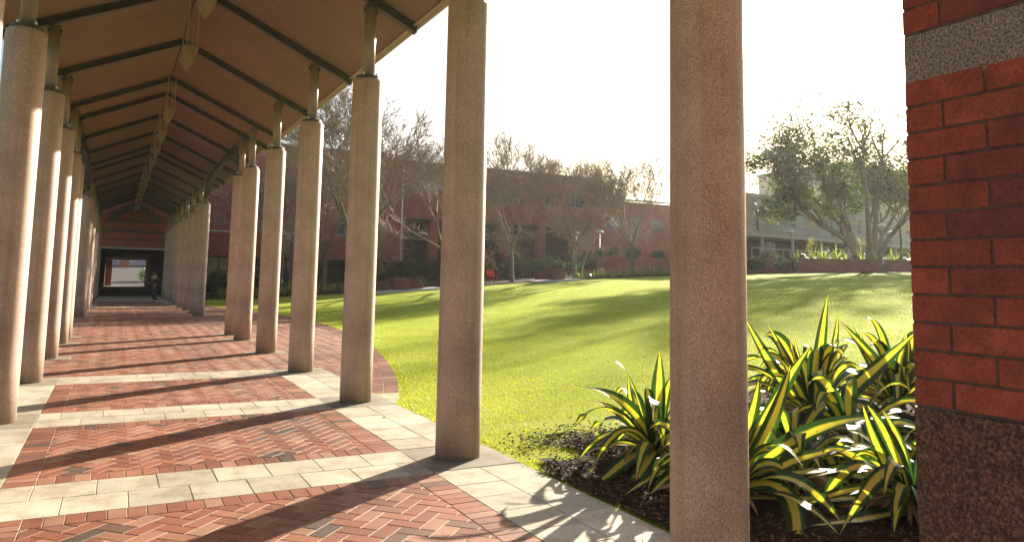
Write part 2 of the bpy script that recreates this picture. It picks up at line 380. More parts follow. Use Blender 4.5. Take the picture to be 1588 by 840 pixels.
colY=[-.17,3.173,6.52,9.867,13.214,16.561,19.908,21.68,31.13,32.9,36.25,39.6,42.95,46.3,49.65,53.0]
# near bays (soldier courses, side borders, herringbone)
def bay(y0,y1):
    n=round((XR-XL-.46)/W)
    for k in range(n):
        xa=XL+.225+k*(XR-XL-.46)/n; xb=XL+.225+(k+1)*(XR-XL-.46)/n
        rectb(br,xa,xb,y0,y0+.225); rectb(br,xa,xb,y1-.225,y1)
    n=round((y1-y0)/W)
    for k in range(n):
        a=y0+k*(y1-y0)/n;b_=y0+(k+1)*(y1-y0)/n
        rectb(br,XL,XL+.225,a,b_); rectb(br,XR-.235,XR,a,b_)
    herring(br,XL+.225,XR-.235,y0+.225,y1-.225,off=(random.random()*.1,random.random()*.1))
bay(-1.0,bands[0]-.45); bay(bands[0]+.45,bands[1]-.45); bay(bands[1]+.45,bands[2]-.45); bay(bands[2]-0+(-bands[2]+bands[2]) -3.36+.45+0.0 if False else bands[1]+.45,bands[1]+.46) if False else None
bay(bands[2]+.45,bands[3]-.45)
farb=[39.6,42.95,46.3]
for a,b_ in ((farb[0]+.45,farb[1]-.45),(farb[1]+.45,farb[2]-.45)): bay(a,b_)
# granite bands
for yb in bands+farb+[49.65]:
    for r_ in (0,1):
        x=XL-(.21 if r_ else 0)+0.0
        y0=yb-.45+.45*r_
        while x<XR:
            xa=max(x,XL);xb=min(x+.425,XR)
            if xb-xa>.05: rectb(gr,xa,xb,y0,y0+.45,0,.0025,.0025,random.random())
            x+=.425
# side strips
def strip(x0,x1,xm,y0,y1):
    for (a,b_,st) in ((x0,xm,.45),(xm,x1,.56)):
        y=y0
        while y<y1-.02:
            s=st*random.choice((.8,1,1,1.25)); yb=min(y+s,y1)
            if y1-yb<.2: yb=y1
            rectb(gr,a,b_,y,yb,0,.003,.0025,random.random()); y=yb
for (y0,y1) in ((-1.0,2.72),(3.63,6.07),(6.97,9.42),(10.3,12.77),(39.2,42.5),(43.4,45.85),(46.75,56)):
    strip(XR,XR1,2.94,y0,y1); strip(XL0,XL,-1.07,y0,y1)
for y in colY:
    if y<13.5 or y>39: # full width blocks at the columns, damp and shade put into their colour
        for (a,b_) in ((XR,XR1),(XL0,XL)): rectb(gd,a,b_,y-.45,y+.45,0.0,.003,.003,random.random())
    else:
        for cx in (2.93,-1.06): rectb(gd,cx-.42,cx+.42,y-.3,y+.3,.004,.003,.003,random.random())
# crossing plaza : herringbone with a curved border
BW=.48
eR=lambda y: edge(y)-BW
herring(br,-1.0,8,13.68,39.13,extra=eR)
herring(br,3.38,8,9.9,13.68,extra=eR)
mirror=lambda x:2*.935-x
herring(br,-4.2,-1.0,13.68,39.13)
y=9.5
while y<43.3:
    e0=edge(y);m_=(edge(y+.01)-edge(y-.01))/.02 if 9.6<y<43.2 else 0
    dy=W/math.sqrt(1+m_*m_) if abs(m_)<3 else W*.4
    dy=max(dy,.03); y2=min(y+dy,43.36); e1=edge(y2)
    if e0-BW>XR1-.1:
        for (k0,k1) in ((0,.5),(.5,1)):
            slab(br,[(e0-BW+BW*k0,y),(e0-BW+BW*k1,y),(e1-BW+BW*k1,y2),(e1-BW+BW*k0,y2)],.0022,0,.003,rndb())
    y=y2
# few white stone pieces outside the columns at the crossing
for (a,b_,c,d) in ((2.55,3.41,26.9,27.2),(XL0,XL,26.9,27.2)): rectb(gr,a,b_,c,d,.004,.002,.002,.9)
# infill brick either side of far part of the plaza inside the colonnade
herring(br,XR1,6,39.13,43,extra=lambda y:edge(y)-BW)
tag(br.build('brick_paving',M['bpaver']),kind='structure')
tag(gr.build('granite_paving',M['paver']),kind='structure')
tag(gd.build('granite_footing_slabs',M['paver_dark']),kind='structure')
jb=MB(); pts=[(XL0,-1.0),(3.36,-1.0)]+[(edge(9.47+i*33.9/60)-.01,9.47+i*33.9/60) for i in range(61)]+[(3.36,56),(XL0,56)]+[(mirror(edge(9.47+i*33.9/60)),9.47+i*33.9/60) for i in range(60,-1,-1)]
jb.face([(x,y,-.0035) for x,y in pts]); tag(jb.build('paving_base',M['joint']),kind='structure')
ob=MB(); ob.face([(-16,-14,-.009),(XR1+.0,-14,-.009),(XR1,-1.02,-.009),(-16,-1.02,-.009)]); ob.face([(-16,-1.02,-.009),(-1.5,-1.02,-.009),(-1.5,9.4,-.009),(-5,16,-.009),(-5,36,-.009),(-1.5,43.5,-.009),(-1.5,55,-.009),(-16,55,-.009)]); tag(ob.build('added_side_paving',M['addedpave']),kind='structure')  # left part added to keep green lawn bounce off the walkway
# ------------------------------------------------------------------ columns
CR=.209;CH=4.36
def make_column():
    t=thing('granite_column',(0,0,0),'x','column')
    s=MB(); s.lathe([(CR,0.0),(CR,.6),(CR-.001,1.5),(CR-.002,2.8),(CR-.003,CH-.05),(CR-.014,CH-.02),(CR-.045,CH)],48); s.build('shaft',M['column'],t,True)
    c=MB(); c.lathe([(CR-.05,CH+.001),(CR-.043,CH+.006),(CR-.043,CH+.034),(CR-.06,CH+.04)],40); c.build('cap_plate',M['steel'],t)
    p=MB(); p.lathe([(.083,CH+.041),(.083,5.40)],28); p.build('post',M['post'],t,True)
    for k in range(4):
        a=PI/4+k*PI/2; b_=MB(); b_.lathe([(.014,CH+.041),(.014,CH+.075),(.008,CH+.08)],8,(.125*math.cos(a),.125*math.sin(a),0)); b_.build('bolt',M['white'],t)
    h=MB(); h.box(-.1,.1,-.012,.012,5.3,5.36); h.box(-.09,.09,-.08,.08,5.385,5.40); h.build('bracket',M['steel'],t)
    return t
ords=['first','second','third','fourth','fifth','sixth','seventh','eighth','ninth','tenth','eleventh','twelfth','thirteenth','fourteenth','fifteenth']
colp=make_column();first=True
for side,cx in (('right',2.93),('left',-1.06)):
    for i,y in enumerate(colY):
        if side=='right' and i==0: continue      # its place is taken by the brick pier
        if side=='left' and i<2: 
            pass
        o=colp if first else copy_tree(colp); first=False
        o.location=(cx,y,.002)
        if side=='right':
            k=i-1
            if i==1: lb='nearest and widest granite column, standing beside the striped plants'
            elif i==2: lb='round granite column between the lawn and paving, second in the right row from the pier'
            elif i==7: lb='granite column nearly hidden behind its neighbour, last before the wide gap of the right row'
            elif i==8: lb='granite column at the far end of the wide gap in the right row, under the arch foot'
            else: lb=f'round speckled granite column, {ords[k]} of the right row counting from the brick pier'
        else:
            if i==8: lb='shaded granite column of the left row just past its wide gap'
            else: lb=f'round granite column of the left row opposite the {"brick pier" if i==0 else ords[i-1]+" column of the right row"}'
        o['label']=lb; o['group']='granite columns carrying the walkway roof'
# ------------------------------------------------------------------ walkway roof
RX=.935
roof=thing('walkway_roof',(RX,26,5.2),'long gabled walkway roof with cream soffit on dark steel rafters','roof')
zc=lambda x:6.42-.46*abs(x-RX)
bays=[-6.9]+[-.17-3.347]+colY[:]+[55.6]
raf=sorted([-3.5]+colY+[24.83,27.98,-6.85])
for y in raf:
    r=MB()
    for sgn in (1,-1):
        for (w,d0,d1) in ((.055,-.06,-.045),(.014,-.045,.05),(.055,.05,.066)):
            xa=RX;xb=RX+sgn*2.66
            A=[(xa,y-w,zc(xa)+d0),(xa,y+w,zc(xa)+d0),(xa,y+w,zc(xa)+d1),(xa,y-w,zc(xa)+d1)]
            B=[(xb,y-w,zc(xb)+d0),(xb,y+w,zc(xb)+d0),(xb,y+w,zc(xb)+d1),(xb,y-w,zc(xb)+d1)]
            r.idx(A+B,[(0,1,2,3),(7,6,5,4),(0,4,5,1),(1,5,6,2),(2,6,7,3),(3,7,4,0)])
        xe=RX+sgn*2.655
        r.box(xe-.008,xe+.008,y-.06,y+.06,zc(xe)-.065,zc(xe)+.07)
    r.build('rafter',M['steel'],roof)
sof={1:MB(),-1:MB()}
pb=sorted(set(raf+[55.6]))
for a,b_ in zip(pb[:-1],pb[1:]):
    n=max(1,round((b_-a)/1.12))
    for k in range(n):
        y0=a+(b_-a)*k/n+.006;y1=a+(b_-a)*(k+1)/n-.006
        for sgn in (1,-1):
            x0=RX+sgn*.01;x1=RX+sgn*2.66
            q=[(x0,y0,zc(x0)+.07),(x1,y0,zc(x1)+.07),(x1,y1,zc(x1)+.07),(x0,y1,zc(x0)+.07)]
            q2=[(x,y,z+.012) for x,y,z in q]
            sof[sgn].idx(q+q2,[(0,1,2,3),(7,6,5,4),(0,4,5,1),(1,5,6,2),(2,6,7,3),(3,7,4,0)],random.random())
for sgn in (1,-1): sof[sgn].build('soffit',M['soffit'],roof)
sh=MB(); 
for sgn in (1,-1):
    x1=RX+sgn*2.72;y0,y1=-6.95,55.7
    q=[(RX,y0,zc(RX)+.16),(x1,y0,zc(x1)+.11),(x1,y1,zc(x1)+.11),(RX,y1,zc(RX)+.16)]
    sh.idx(q+[(x,y,z+.05) for x,y,z in q],[(0,1,2,3),(7,6,5,4),(0,4,5,1),(1,5,6,2),(2,6,7,3),(3,7,4,0)])
sh.build('roof_sheet',M['roof'],roof)
for sgn in (1,-1):
    f=MB(); x=RX+sgn*2.665; z=zc(x)
    xa,xb=sorted((x,x+sgn*.035)); f.box(xa,xb,-6.9,55.65,z+.0,z+.15)
    xa,xb=sorted((x-sgn*.05,x+sgn*.06)); f.box(xa,xb,-6.9,55.65,z+.045,z+.06)
    f.build('fascia',M['fascia'],roof)
for cx in (2.93,-1.06):      # arched members over the crossing
    a=MB(); y0,y1=21.68,31.13; n=28; pts=[]
    for i in range(n+1):
        t=i/n; yy=y0+(y1-y0)*t; pts.append((yy,4.52+.72*math.sin(PI*t)**.6))
    for (w,dz0,dz1) in ((.07,-.02,.02),(.02,.02,.14),(.07,.14,.17)):
        vs=[];
        for yy,zz in pts: vs+=[(cx-w,yy,zz+dz0),(cx+w,yy,zz+dz0),(cx+w,yy,zz+dz1),(cx-w,yy,zz+dz1)]
        fs=[]
        for i in range(n):
            b0=4*i
            for k in range(4): fs.append((b0+k,b0+(k+1)%4,b0+4+(k+1)%4,b0+4+k))
        a.idx(vs,fs)
    a.build('arch_beam',M['steel'],roof)
    c=MB(); c.box(cx-.05,cx+.05,y0-.1,y1+.1,5.41,5.5) if False else c.box(cx-.05,cx+.05,y0-.1,y1+.1,5.39,5.44); c.build('top_chord',M['steel'],roof)
    for yy in (23.0,24.83,26.4,27.98,29.8):
        t=(yy-y0)/(y1-y0); z0=4.52+.72*math.sin(PI*t)**.6+.17
        if z0<5.38: s=MB(); s.box(cx-.03,cx+.03,yy-.03,yy+.03,z0-.02,5.39); s.build('strut',M['steel'],roof)
# ridge luminaires
def make_lum():
    t=thing('ridge_luminaire',(0,0,5.6),'x','light')
    m=MB(); L=.62
    A=[(-.12,-L,5.60),(.12,-L,5.60),(0,-L,5.40)];B=[(x,L,z) for x,_,z in A]
    m.idx(A+B,[(0,2,1),(3,4,5),(0,1,4,3),(1,2,5,4),(2,0,3,5)]); m.build('shade',M['lumi'],t)
    for (x,y) in ((-.08,-L+.05),(.08,-L+.05),(-.08,L-.05),(.08,L-.05)):
        r=MB(); r.tube([(x,y,5.6),(x,y,6.38)],.011,6); r.build('rod',M['fascia'],t)
    return t
lum=make_lum(); k=0
for a in colY[:5]+[16.561,18.9,22.2,25.3,28.4]+[33.4,36.8,40.1,43.5,46.8,50.1]:
    if a in (16.561,) and k==5: continue
    o=lum if k==0 else copy_tree(lum)
    o.location=(RX,a+1.2,5.6); o['label']=f'triangular cream ridge light hanging on thin rods, {ords[k]} counted along the roof from the viewer'; o['group']='ridge lights under the walkway roof'; k+=1
# ------------------------------------------------------------------ brick pier on the right
PX0,PX1,PY0,PY1=2.61,3.21,-1.65,1.75
pier=thing('brick_pier',((PX0+PX1)/2,(PY0+PY1)/2,0),'big red brick pier on a dark polished granite base, right edge','pier')
b=MB(); b.box(PX0+.0035,PX1-.0035,PY0+.0035,PY1-.0035,1.2,2.41); b.box(PX0+.0035,PX1-.0035,PY0+.0035,PY1-.0035,2.59,5.2); b.build('mortar_core',M['mortar'],pier)
b=MB()
def course(z,ph):
    h=.090
    # faces along y (x = PX0 , PX1) and along x (y = PY0, PY1)
    y=PY1; first_=.30 if ph else .15
    k=0
    while y>PY0+.01:
        L=first_ if k==0 else .30
        ya=max(y-L+.010,PY0)
        if y-ya>.03:
            a=random.random(); j=random.uniform(-.0015,.0015)
            b.box(PX0+j,PX0+.1,ya,y,z,z+h,a); b.box(PX1-.1,PX1+j,ya,y,z,z+h,a)
        y-=L;k+=1
    x=PX0+(.112 if True else 0)
    while x<PX1-.11:
        xb=min(x+.18,PX1-.102); a=random.random()
        b.box(x,xb,PY1-.1,PY1-.001,z,z+h,a); b.box(x,xb,PY0+.001,PY0+.1,z,z+h,a); x+=.19
z=1.225;i=0
while z<5.15:
    if not(2.39<z<2.6): course(z+.005,i%2)
    z+=.1;i+=1
    if abs(z-2.425)<.02: z=2.605-.0; i=0
ob=b.build('brickwork',M['pbrick'],pier,bevel=.0025)
b=MB()
zz=[-.1,.62,1.22]
for z0,z1 in zip(zz[:-1],zz[1:]): b.box(PX0-.002,PX1+.002,PY0-.002,PY1+.003,z0+.0015,z1-.0015)
b.build('granite_base',M['base_granite'],pier,bevel=.003)
b=MB(); b.box(PX0+.001,PX1-.001,PY0+.001,PY1-.001,2.402,2.598); b.build('granite_band',M['band_granite'],pier,bevel=.003)
# ------------------------------------------------------------------ red brick building and end gable
RB=thing('red_brick_building',(20,60,0),'long three storey red brick building behind the bare trees and lawn','building')
def wall(mb,x0,x1,z0,z1,y,openings,th=.35,ydir=1):
    xs=sorted(set([x0,x1]+[o[0] for o in openings]+[o[1] for o in openings])); zs=sorted(set([z0,z1]+[o[2] for o in openings]+[o[3] for o in openings]))
    xs=[x for x in xs if x0<=x<=x1]; zs=[z for z in zs if z0<=z<=z1]
    # one plain sheet per cell so that no opening is painted on
    for i in range(len(xs)-1):
        j=0
        while j<len(zs)-1:
            cx=(xs[i]+xs[i+1])/2;cz=(zs[j]+zs[j+1])/2
            if not any(o[0]<cx<o[1] and o[2]<cz<o[3] for o in openings):
                mb.face([(xs[i],y,zs[j]),(xs[i+1],y,zs[j]),(xs[i+1],y,zs[j+1]),(xs[i],y,zs[j+1])])
                mb.face([(xs[i+1],y+th,zs[j]),(xs[i],y+th,zs[j]),(xs[i],y+th,zs[j+1]),(xs[i+1],y+th,zs[j+1])])
            j+=1
    for (a,b_,c,d) in openings:
        mb.face([(a,y,c),(a,y+th,c),(a,y+th,d),(a,y,d)]);mb.face([(b_,y+th,c),(b_,y,c),(b_,y,d),(b_,y+th,d)])
        mb.face([(a,y,d),(a,y+th,d),(b_,y+th,d),(b_,y,d)]);mb.face([(a,y+th,c),(a,y,c),(b_,y,c),(b_,y+th,c)])
FY=60.0
w=MB()
winL=[(9.6,10.6,7.4,9.0),(12.2,13.2,7.4,9.0),(15.7,16.45,4.9,6.5),(17.6,18.6,7.4,9.0)]
wall(w,5.2,21.5,3.15,11.9,FY,winL)
winR=[(22.05,22.85,9.3,9.95),(23.25,24.95,9.3,9.95),(26.3,28.9,8.6,9.95),(30.1,32.7,8.6,9.95),(34.0,36.6,8.6,9.95),(37.8,39.8,8.6,9.95)]
wall(w,21.5,41.5,6.7,11.57,FY,winR)
w.box(41.15,41.5,FY+.36,86,0,11.57)      # return wall
w.box(5.2,21.5,FY+.02,FY+3.4,2.95,3.14)
w.box(5.2,5.55,FY+.36,86,3,11.9); w.box(5.2,41.4,86.1,86.4,0,11.5)
w.build('wall',M['wbrick'],RB)
w=MB(); w.box(8.9,11.4,FY+3.0,FY+3.3,-.1,2.94); w.build('recess_wall',M['interior'],RB)
w=MB(); w.box(21.55,41,FY+4,FY+4.3,0,6.6); w.build('recess_wall',M['interior'],RB)
w=MB(); w.box(16,21.4,FY+3.5,FY+3.8,-.1,3.2); w.build('recess_wall',M['interior'],RB)
w=MB(); w.box(5.3,21.4,FY+.4,85.9,11.2,11.4); w.box(21.55,41.1,FY+.4,85.9,10.9,11.1);w.box(21.5,41.1,FY+.4,FY+4.2,6.75,6.95); w.build('roof',M['concrete'],RB)
w=MB(); w.box(5.1,21.6,FY-.05,FY+.45,11.905,12.0); w.box(21.62,41.6,FY-.05,FY+.45,11.575,11.67); w.build('coping',M['concrete'],RB)
for x in (24.2,28.0,31.3,35.05):
    w=MB(); w.box(x-.41,x+.41,FY+.02,FY+.8,.5,6.69); w.build('pillar',M['wbrick'],RB)
w=MB(); w.idx([(36.9,FY+.05,6.69),(41.4,FY+.05,6.69),(41.4,FY+.05,1.5),(40.1,FY+.05,1.5),(40.1,FY+.05,4.6),(38.8,FY+.05,4.4)]+[(36.9,FY+.45,6.69),(41.4,FY+.45,6.69),(41.4,FY+.45,1.5),(40.1,FY+.45,1.5),(40.1,FY+.45,4.6),(38.8,FY+.45,4.4)],
   [(0,5,4,3,2,1),(6,7,8,9,10,11),(0,1,7,6),(1,2,8,7),(2,3,9,8),(3,4,10,9),(4,5,11,10),(5,0,6,11)]); w.build('angled_wall',M['wbrick'],RB)
for (a,b_,c,d) in winL+winR:
    f=MB(); t=.05
    f.box(a,b_,FY+.15,FY+.2,c,c+t);f.box(a,b_,FY+.15,FY+.2,d-t,d);f.box(a,a+t,FY+.15,FY+.2,c+t,d-t);f.box(b_-t,b_,FY+.15,FY+.2,c+t,d-t)
    n=max(1,int((b_-a)/1.0))
    for k in range(1,n): x=a+(b_-a)*k/n; f.box(x-.02,x+.02,FY+.15,FY+.2,c+t,d-t)
    fo=f.build('window',M['frame'],RB)
    p=MB(); p.box(a+t,b_-t,FY+.17,FY+.18,c+t,d-t); q=p.build('pane',M['glass'],RB); q.parent=fo; q.location=(0,0,0)
w=MB(); w.tube([(21.2,FY-.09,3.0),(21.2,FY-.09,11.0),(21.12,FY-.02,11.15)],.06,8)
w.build('downpipe',M['white'],RB)
for (x0,x1) in ((5.6,8.8),(11.5,15.9)):   # dark ground floor glazing
    f=MB(); f.box(x0,x1,FY+2.9,FY+2.95,0,2.94); pf=f.build('glazing',M['glass'],RB)
    f=MB(); k=x0
    while k<=x1: f.box(k-.04,k+.04,FY+2.84,FY+2.89,0,2.93); k+=.8
    q=f.build('mullion',M['darkframe'],RB)
f=MB(); f.box(5.8,8.0,FY-.12,FY-.01,4.78,4.9); f.build('ledge',M['concrete2'],RB)
# end block with the portal
EB=thing('gable_end_block',(1,57,0),'shaded brick gable wall with square tunnel portal at the walkway end','building')
EY=56.0
w=MB(); wall(w,-7,5.19,0,3.15,EY,[(-.95,2.95,0,3.15)],.5)
w.face([(-7,EY,3.15),(5.19,EY,3.15),(5.19,EY,8.5),(-7,EY,8.5)])
w.box(-7.0,-6.7,EY+.51,97,0,8.5); w.box(4.85,5.18,EY+.51,97,0,8.5)
w.box(-6.6,4.8,96.5,97,3.0,8.4); w.box(-6.6,-.34,96.5,97,0,2.99); w.box(3.06,4.8,96.5,97,0,2.99)
w.build('wall',M['wbrick'],EB)
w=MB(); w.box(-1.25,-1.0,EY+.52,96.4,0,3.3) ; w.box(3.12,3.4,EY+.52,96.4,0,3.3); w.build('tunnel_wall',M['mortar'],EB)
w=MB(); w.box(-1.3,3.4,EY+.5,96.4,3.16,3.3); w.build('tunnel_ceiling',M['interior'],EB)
w=MB(); w.box(-6.7,4.85,EY+.5,97,8.3,8.45); w.build('roof',M['concrete'],EB)
w=MB(); w.box(-.96,2.96,EY-.03,EY-.004,3.15,3.26); w.box(-1.07,-.961,EY-.03,EY-.004,0,3.26); w.box(2.961,3.07,EY-.03,EY-.004,0,3.26); w.build('portal_frame',M['concrete'],EB)
w=MB(); w.box(-2.4,4.3,EY-.25,EY-.06,4.25,4.42); w.box(-2.4,4.3,EY-.2,EY-.1,3.75,3.8); w.build('cross_beam',M['steel'],EB)
w=MB()
for sgn in (1,-1):
    w.idx([(RX,EY-.1,6.35),(RX,EY-.1,6.0),(RX+sgn*1.25,EY-.1,5.05),(RX+sgn*1.75,EY-.1,5.05)]+[(RX,EY-.25,6.35),(RX,EY-.25,6.0),(RX+sgn*1.25,EY-.25,5.05),(RX+sgn*1.75,EY-.25,5.05)],[(0,1,2,3),(7,6,5,4),(0,4,5,1),(1,5,6,2),(2,6,7,3),(3,7,4,0)])
w.box(RX-1.7,RX+1.7,EY-.26,EY-.09,4.95,5.05); w.build('gable_truss',M['steel'],EB)
tp=MB(); tp.face([(-1.2,55.9,.002),(3.12,55.9,.002),(3.12,97,.002),(-1.2,97,.002)]); tag(tp.build('tunnel_floor',M['concrete']),kind='structure')
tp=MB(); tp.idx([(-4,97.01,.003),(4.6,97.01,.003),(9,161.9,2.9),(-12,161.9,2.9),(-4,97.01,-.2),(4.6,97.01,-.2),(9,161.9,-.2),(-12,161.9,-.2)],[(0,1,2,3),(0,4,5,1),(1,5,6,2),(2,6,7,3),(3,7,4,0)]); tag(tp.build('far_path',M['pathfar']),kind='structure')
FB=thing('far_building',(2,162,0),'distant building with pale blue windows seen through the tunnel','building')
w=MB(); w.box(-30,40,162,172,0,9); w.build('wall',M['concrete'],FB)
for k in range(9):
    w=MB(); w.box(-14+k*3.4,-11.9+k*3.4,161.9,161.98,3.2,5.2); w.build('window',simple('blue_pane',(.12,.2,.3),(.3,.42,.55),1,.2) if k==0 else bpy.data.materials['blue_pane'],FB)
w=MB(); w.box(.6,2.1,150,151.5,0,8); tag(w.build('brick_pillar',M['wbrick2']),'red brick pillar on the path beyond the tunnel','pillar')
# rear lower wing
RW=thing('brick_wing',(50,66,0),'low brick wing with pale sloping roof between red building and concrete column','building')
w=MB(); w.box(41.9,62,66,80,0,10.4); w.build('wall',M['wbrick'],RW)
w=MB(); q=[(41.8,65.6,10.41),(62.2,65.6,10.41),(62.2,76,11.9),(41.8,76,11.9)]; w.idx(q+[(x,y,z+.2) for x,y,z in q],[(0,3,2,1),(4,5,6,7),(0,1,5,4),(1,2,6,5),(2,3,7,6),(3,0,4,7)]); w.build('roof',M['roof'],RW)
for k in range(4):
    w=MB(); w.box(43.5+k*3,45.3+k*3,65.93,65.99,7.2,8.6); w.build('window',M['glass'],RW)
# ------------------------------------------------------------------ grey concrete building
dA=R(83); gP=Vector((54.26,52.73,0)); 
GB=thing('concrete_building',(0,0,0),'grey concrete two storey building with curtained windows behind the leafy tree','building')
GB.location=gP; GB.rotation_euler=(0,0,PI/2-dA)
def gm(name,mat,boxes,par=None):
    m=MB()
    for bx in boxes:m.box(*bx)
    o=m.build(name,mat); o.parent=par or GB; return o
def gwall(ops,x0,x1,z0,z1):
    m=MB(); wall(m,x0,x1,z0,z1,0,ops,.3); o=m.build('wall',M['concrete']); o.parent=GB
gw=[(3.24,7.27,7.5,8.95),(9.56,13.26,7.5,8.95),(15.77,19.4,7.5,8.95),(22.5,26,7.5,8.95),(28.5,31,7.5,8.95)]
sl=[(.8,1.25,6.85,9.0),(13.6,14.0,6.85,9.0),(20.6,21.0,6.85,9.0)]
gwall(gw+sl,-1.2,40,6.5,10.1)
gm('roof_cap',M['concrete2'],[(-1.3,40.1,-.12,6,10.105,10.5)])
gm('groove',M['darkframe'],[(-1.2,40,-.006,-.002,8.985,9.015)]+[(-1.2,40,-.006,-.002,7.40,7.43)])
gm('slab',M['concrete2'],[(-1.2,40,-.9,5.9,6.2,6.495)])
gm('back_wall',M['concrete'],[(-1.2,40,5.5,5.9,2,10.1),(-1.2,-.9,.31,5.4,2,10.1),(39.7,40,.31,5.4,2,10.1)])
gm('inner_wall',M['interior'],[(-.8,39,2.5,2.7,2,6.19),(-.8,39,3,3.2,6.5,10)])
for k in range(4,12):
    x=-20+k*4.95+1.05; gm('post',M['concrete2'],[(x-.13,x+.13,-.7,-.45,2.5,6.195)])
for (a,b_,c,d) in gw:
    f=MB(); t=.06
    f.box(a,b_,.1,.16,c,c+t);f.box(a,b_,.1,.16,d-t,d);f.box(a,a+t,.1,.16,c+t,d-t);f.box(b_-t,b_,.1,.16,c+t,d-t)
    f.box(a+t,b_-t,.105,.155,d-.45,d-.4)
    n=3
    for k in range(1,n): x=a+(b_-a)*k/n; f.box(x-.03,x+.03,.1,.16,c+t,d-.45)
    fo=f.build('window',M['frame']); fo.parent=GB
    gm('pane',M['glass'],[(a+t,b_-t,.125,.135,c+t,d-t)],fo)
    cw=(b_-a)/3
    gm('curtain',M['blind'],[(a+.08,a+cw-.06,.112,.12,c+.08,d-.5),(a+t+.02,b_-t-.02,.112,.12,d-.39,d-.08)],fo)
for s_ in sl: gm('pane',M['glass'],[(s_[0],s_[1],.2,.21,s_[2],s_[3])])
k=-.75
while k<36: 
    gm('door_glazing',M['glass'],[(k,k+2.2,1.9,1.95,2.6,6.0)]); gm('glazing_frame',M['concrete2'],[(k-.1,k+2.3,1.82,1.89,5.5,5.6),(k+1.0,k+1.1,1.82,1.89,2.6,5.5)]); k+=4.95
gm('red_panel',M['wbrick2'],[(10.6,12.2,1.2,1.5,2.5,6.19)]);gm('red_panel',M['wbrick2'],[(22,23.5,1.2,1.5,2.5,6.19)])
rl=MB(); rl.box(-1.2,38,-1.02,-.98,5.05,5.12); rl.box(-1.2,38,-1.02,-.98,4.2,4.24)
k=-1.2
while k<38: rl.box(k-.02,k+.02,-1.02,-.98,3.4,5.05); k+=1.2
o=rl.build('railing',M['white']); o.parent=GB
# pale block further right, behind the tree
PB=thing('pale_block',(92,64,0),'pale upper block rising behind the crown of the leafy tree','building')
w=MB(); w.box(84,100,66,80,0,17.5); w.build('wall',M['concrete2'],PB)
w=MB(); w.box(83.8,100.2,65.8,80.2,17.51,17.9); w.build('roof',M['roof'],PB)
for k in range(4):
    w=MB(); w.box(85.5+k*3.6,87.5+k*3.6,65.93,65.99,13.4,15.2); w.build('window',M['glass'],PB)
# ------------------------------------------------------------------ planting beds and low walls at the back
def drape(name,front,back,mat,dz,n=10):
    m=MB();vs=[];k=len(front)
    for (a,b_) in zip(front,back):
        for j in range(n+1):
            x=a[0]+(b_[0]-a[0])*j/n;y=a[1]+(b_[1]-a[1])*j/n;vs.append((x,y,zg(x,y)+dz))
    m.idx(vs,[(i*(n+1)+j,(i+1)*(n+1)+j,(i+1)*(n+1)+j+1,i*(n+1)+j+1) for i in range(k-1) for j in range(n)])
    return tag(m.build(name,mat,smooth=True),kind='structure')
fr=[(3.45,49.8),(5.6,48.9),(9,46.2),(14,43.6),(19,43.2),(23.5,43.3),(28.5,43.2),(33.5,43.0),(38,42.2),(42.2,40.6),(46,37.5),(50,33.6),(56,28),(66,20),(84,8)]
bk=[(3.45,59.8),(5.6,59.9),(9,60),(14,60),(19,60),(23.5,60),(28.5,60),(33.5,60),(40,59),(50,54),(58,52),(66,50),(74,48),(84,44),(100,38)]
import bisect
# finer sampling so the bed follows the slope
def refine(p,q,k=4):
    a=[];b_=[]
    for i in range(len(p)-1):
        for j in range(k):
            t=j/k;w_=.25*math.sin(3.1*(i+t)*2)
            a.append((p[i][0]+(p[i+1][0]-p[i][0])*t,p[i][1]+(p[i+1][1]-p[i][1])*t+w_*.4));b_.append((q[i][0]+(q[i+1][0]-q[i][0])*t,q[i][1]+(q[i+1][1]-q[i][1])*t))
    a.append(p[-1]);b_.append(q[-1]);return a,b_
f2,b2=refine(fr,bk); drape('planting_bed_soil',f2,b2,M['soil'],.05,14)
def gwallthing(p,q,z0,z1,label,th=.35,cap=True):
    p=Vector((*p,0));q=Vector((*q,0));L=(q-p).length;t=thing('brick_garden_wall',(p.x,p.y,z0),label,'garden wall'); t.rotation_euler=(0,0,math.atan2(q.y-p.y,q.x-p.x))
    m=MB(); m.box(0,L,0,th,-.4,z1-z0); o=m.build('wall',M['wbrick2']); o.parent=t
    m=MB(); m.box(-.03,L+.03,-.04,th+.04,z1-z0+.002,z1-z0+.07); o=m.build('coping',M['wbrick2']); o.parent=t
    return t
gwallthing((33.2,48.3),(42.5,43.2),2.2,3.45,'low brick planter wall topped by a hedge, left of the concrete building')
gwallthing((44.6,44.2),(62,30.5),2.6,3.68,'low red brick retaining wall in front of the leafy tree')
gwallthing((42.6,47.6),(44.3,44.6),2.4,4.1,'short brick wall end in front of the concrete building railing')
for (cx,cy,rz,sx,sy) in ((15.6,42.9,.0,2.0,.7),(26.3,43.1,.0,1.7,.6)):
    m=MB(); 
    for i in range(6):
        x0=cx-sx+i*sx/3;x1=x0+sx/3-.01
        m.idx([(x0,cy-sy,zg(x0,cy-sy)-.1),(x1,cy-sy,zg(x1,cy-sy)-.1),(x1,cy+sy,zg(x1,cy)-.1),(x0,cy+sy,zg(x0,cy)-.1),(x0,cy-sy,zg(x0,cy-sy)+.12),(x1,cy-sy,zg(x1,cy-sy)+.12),(x1,cy+sy,zg(x1,cy)+.12),(x0,cy+sy,zg(x0,cy)+.12)],[(0,3,2,1),(4,5,6,7),(0,1,5,4),(1,2,6,5),(2,3,7,6),(3,0,4,7)])
    tag(m.build('concrete_pad',M['concrete2']),kind='structure')
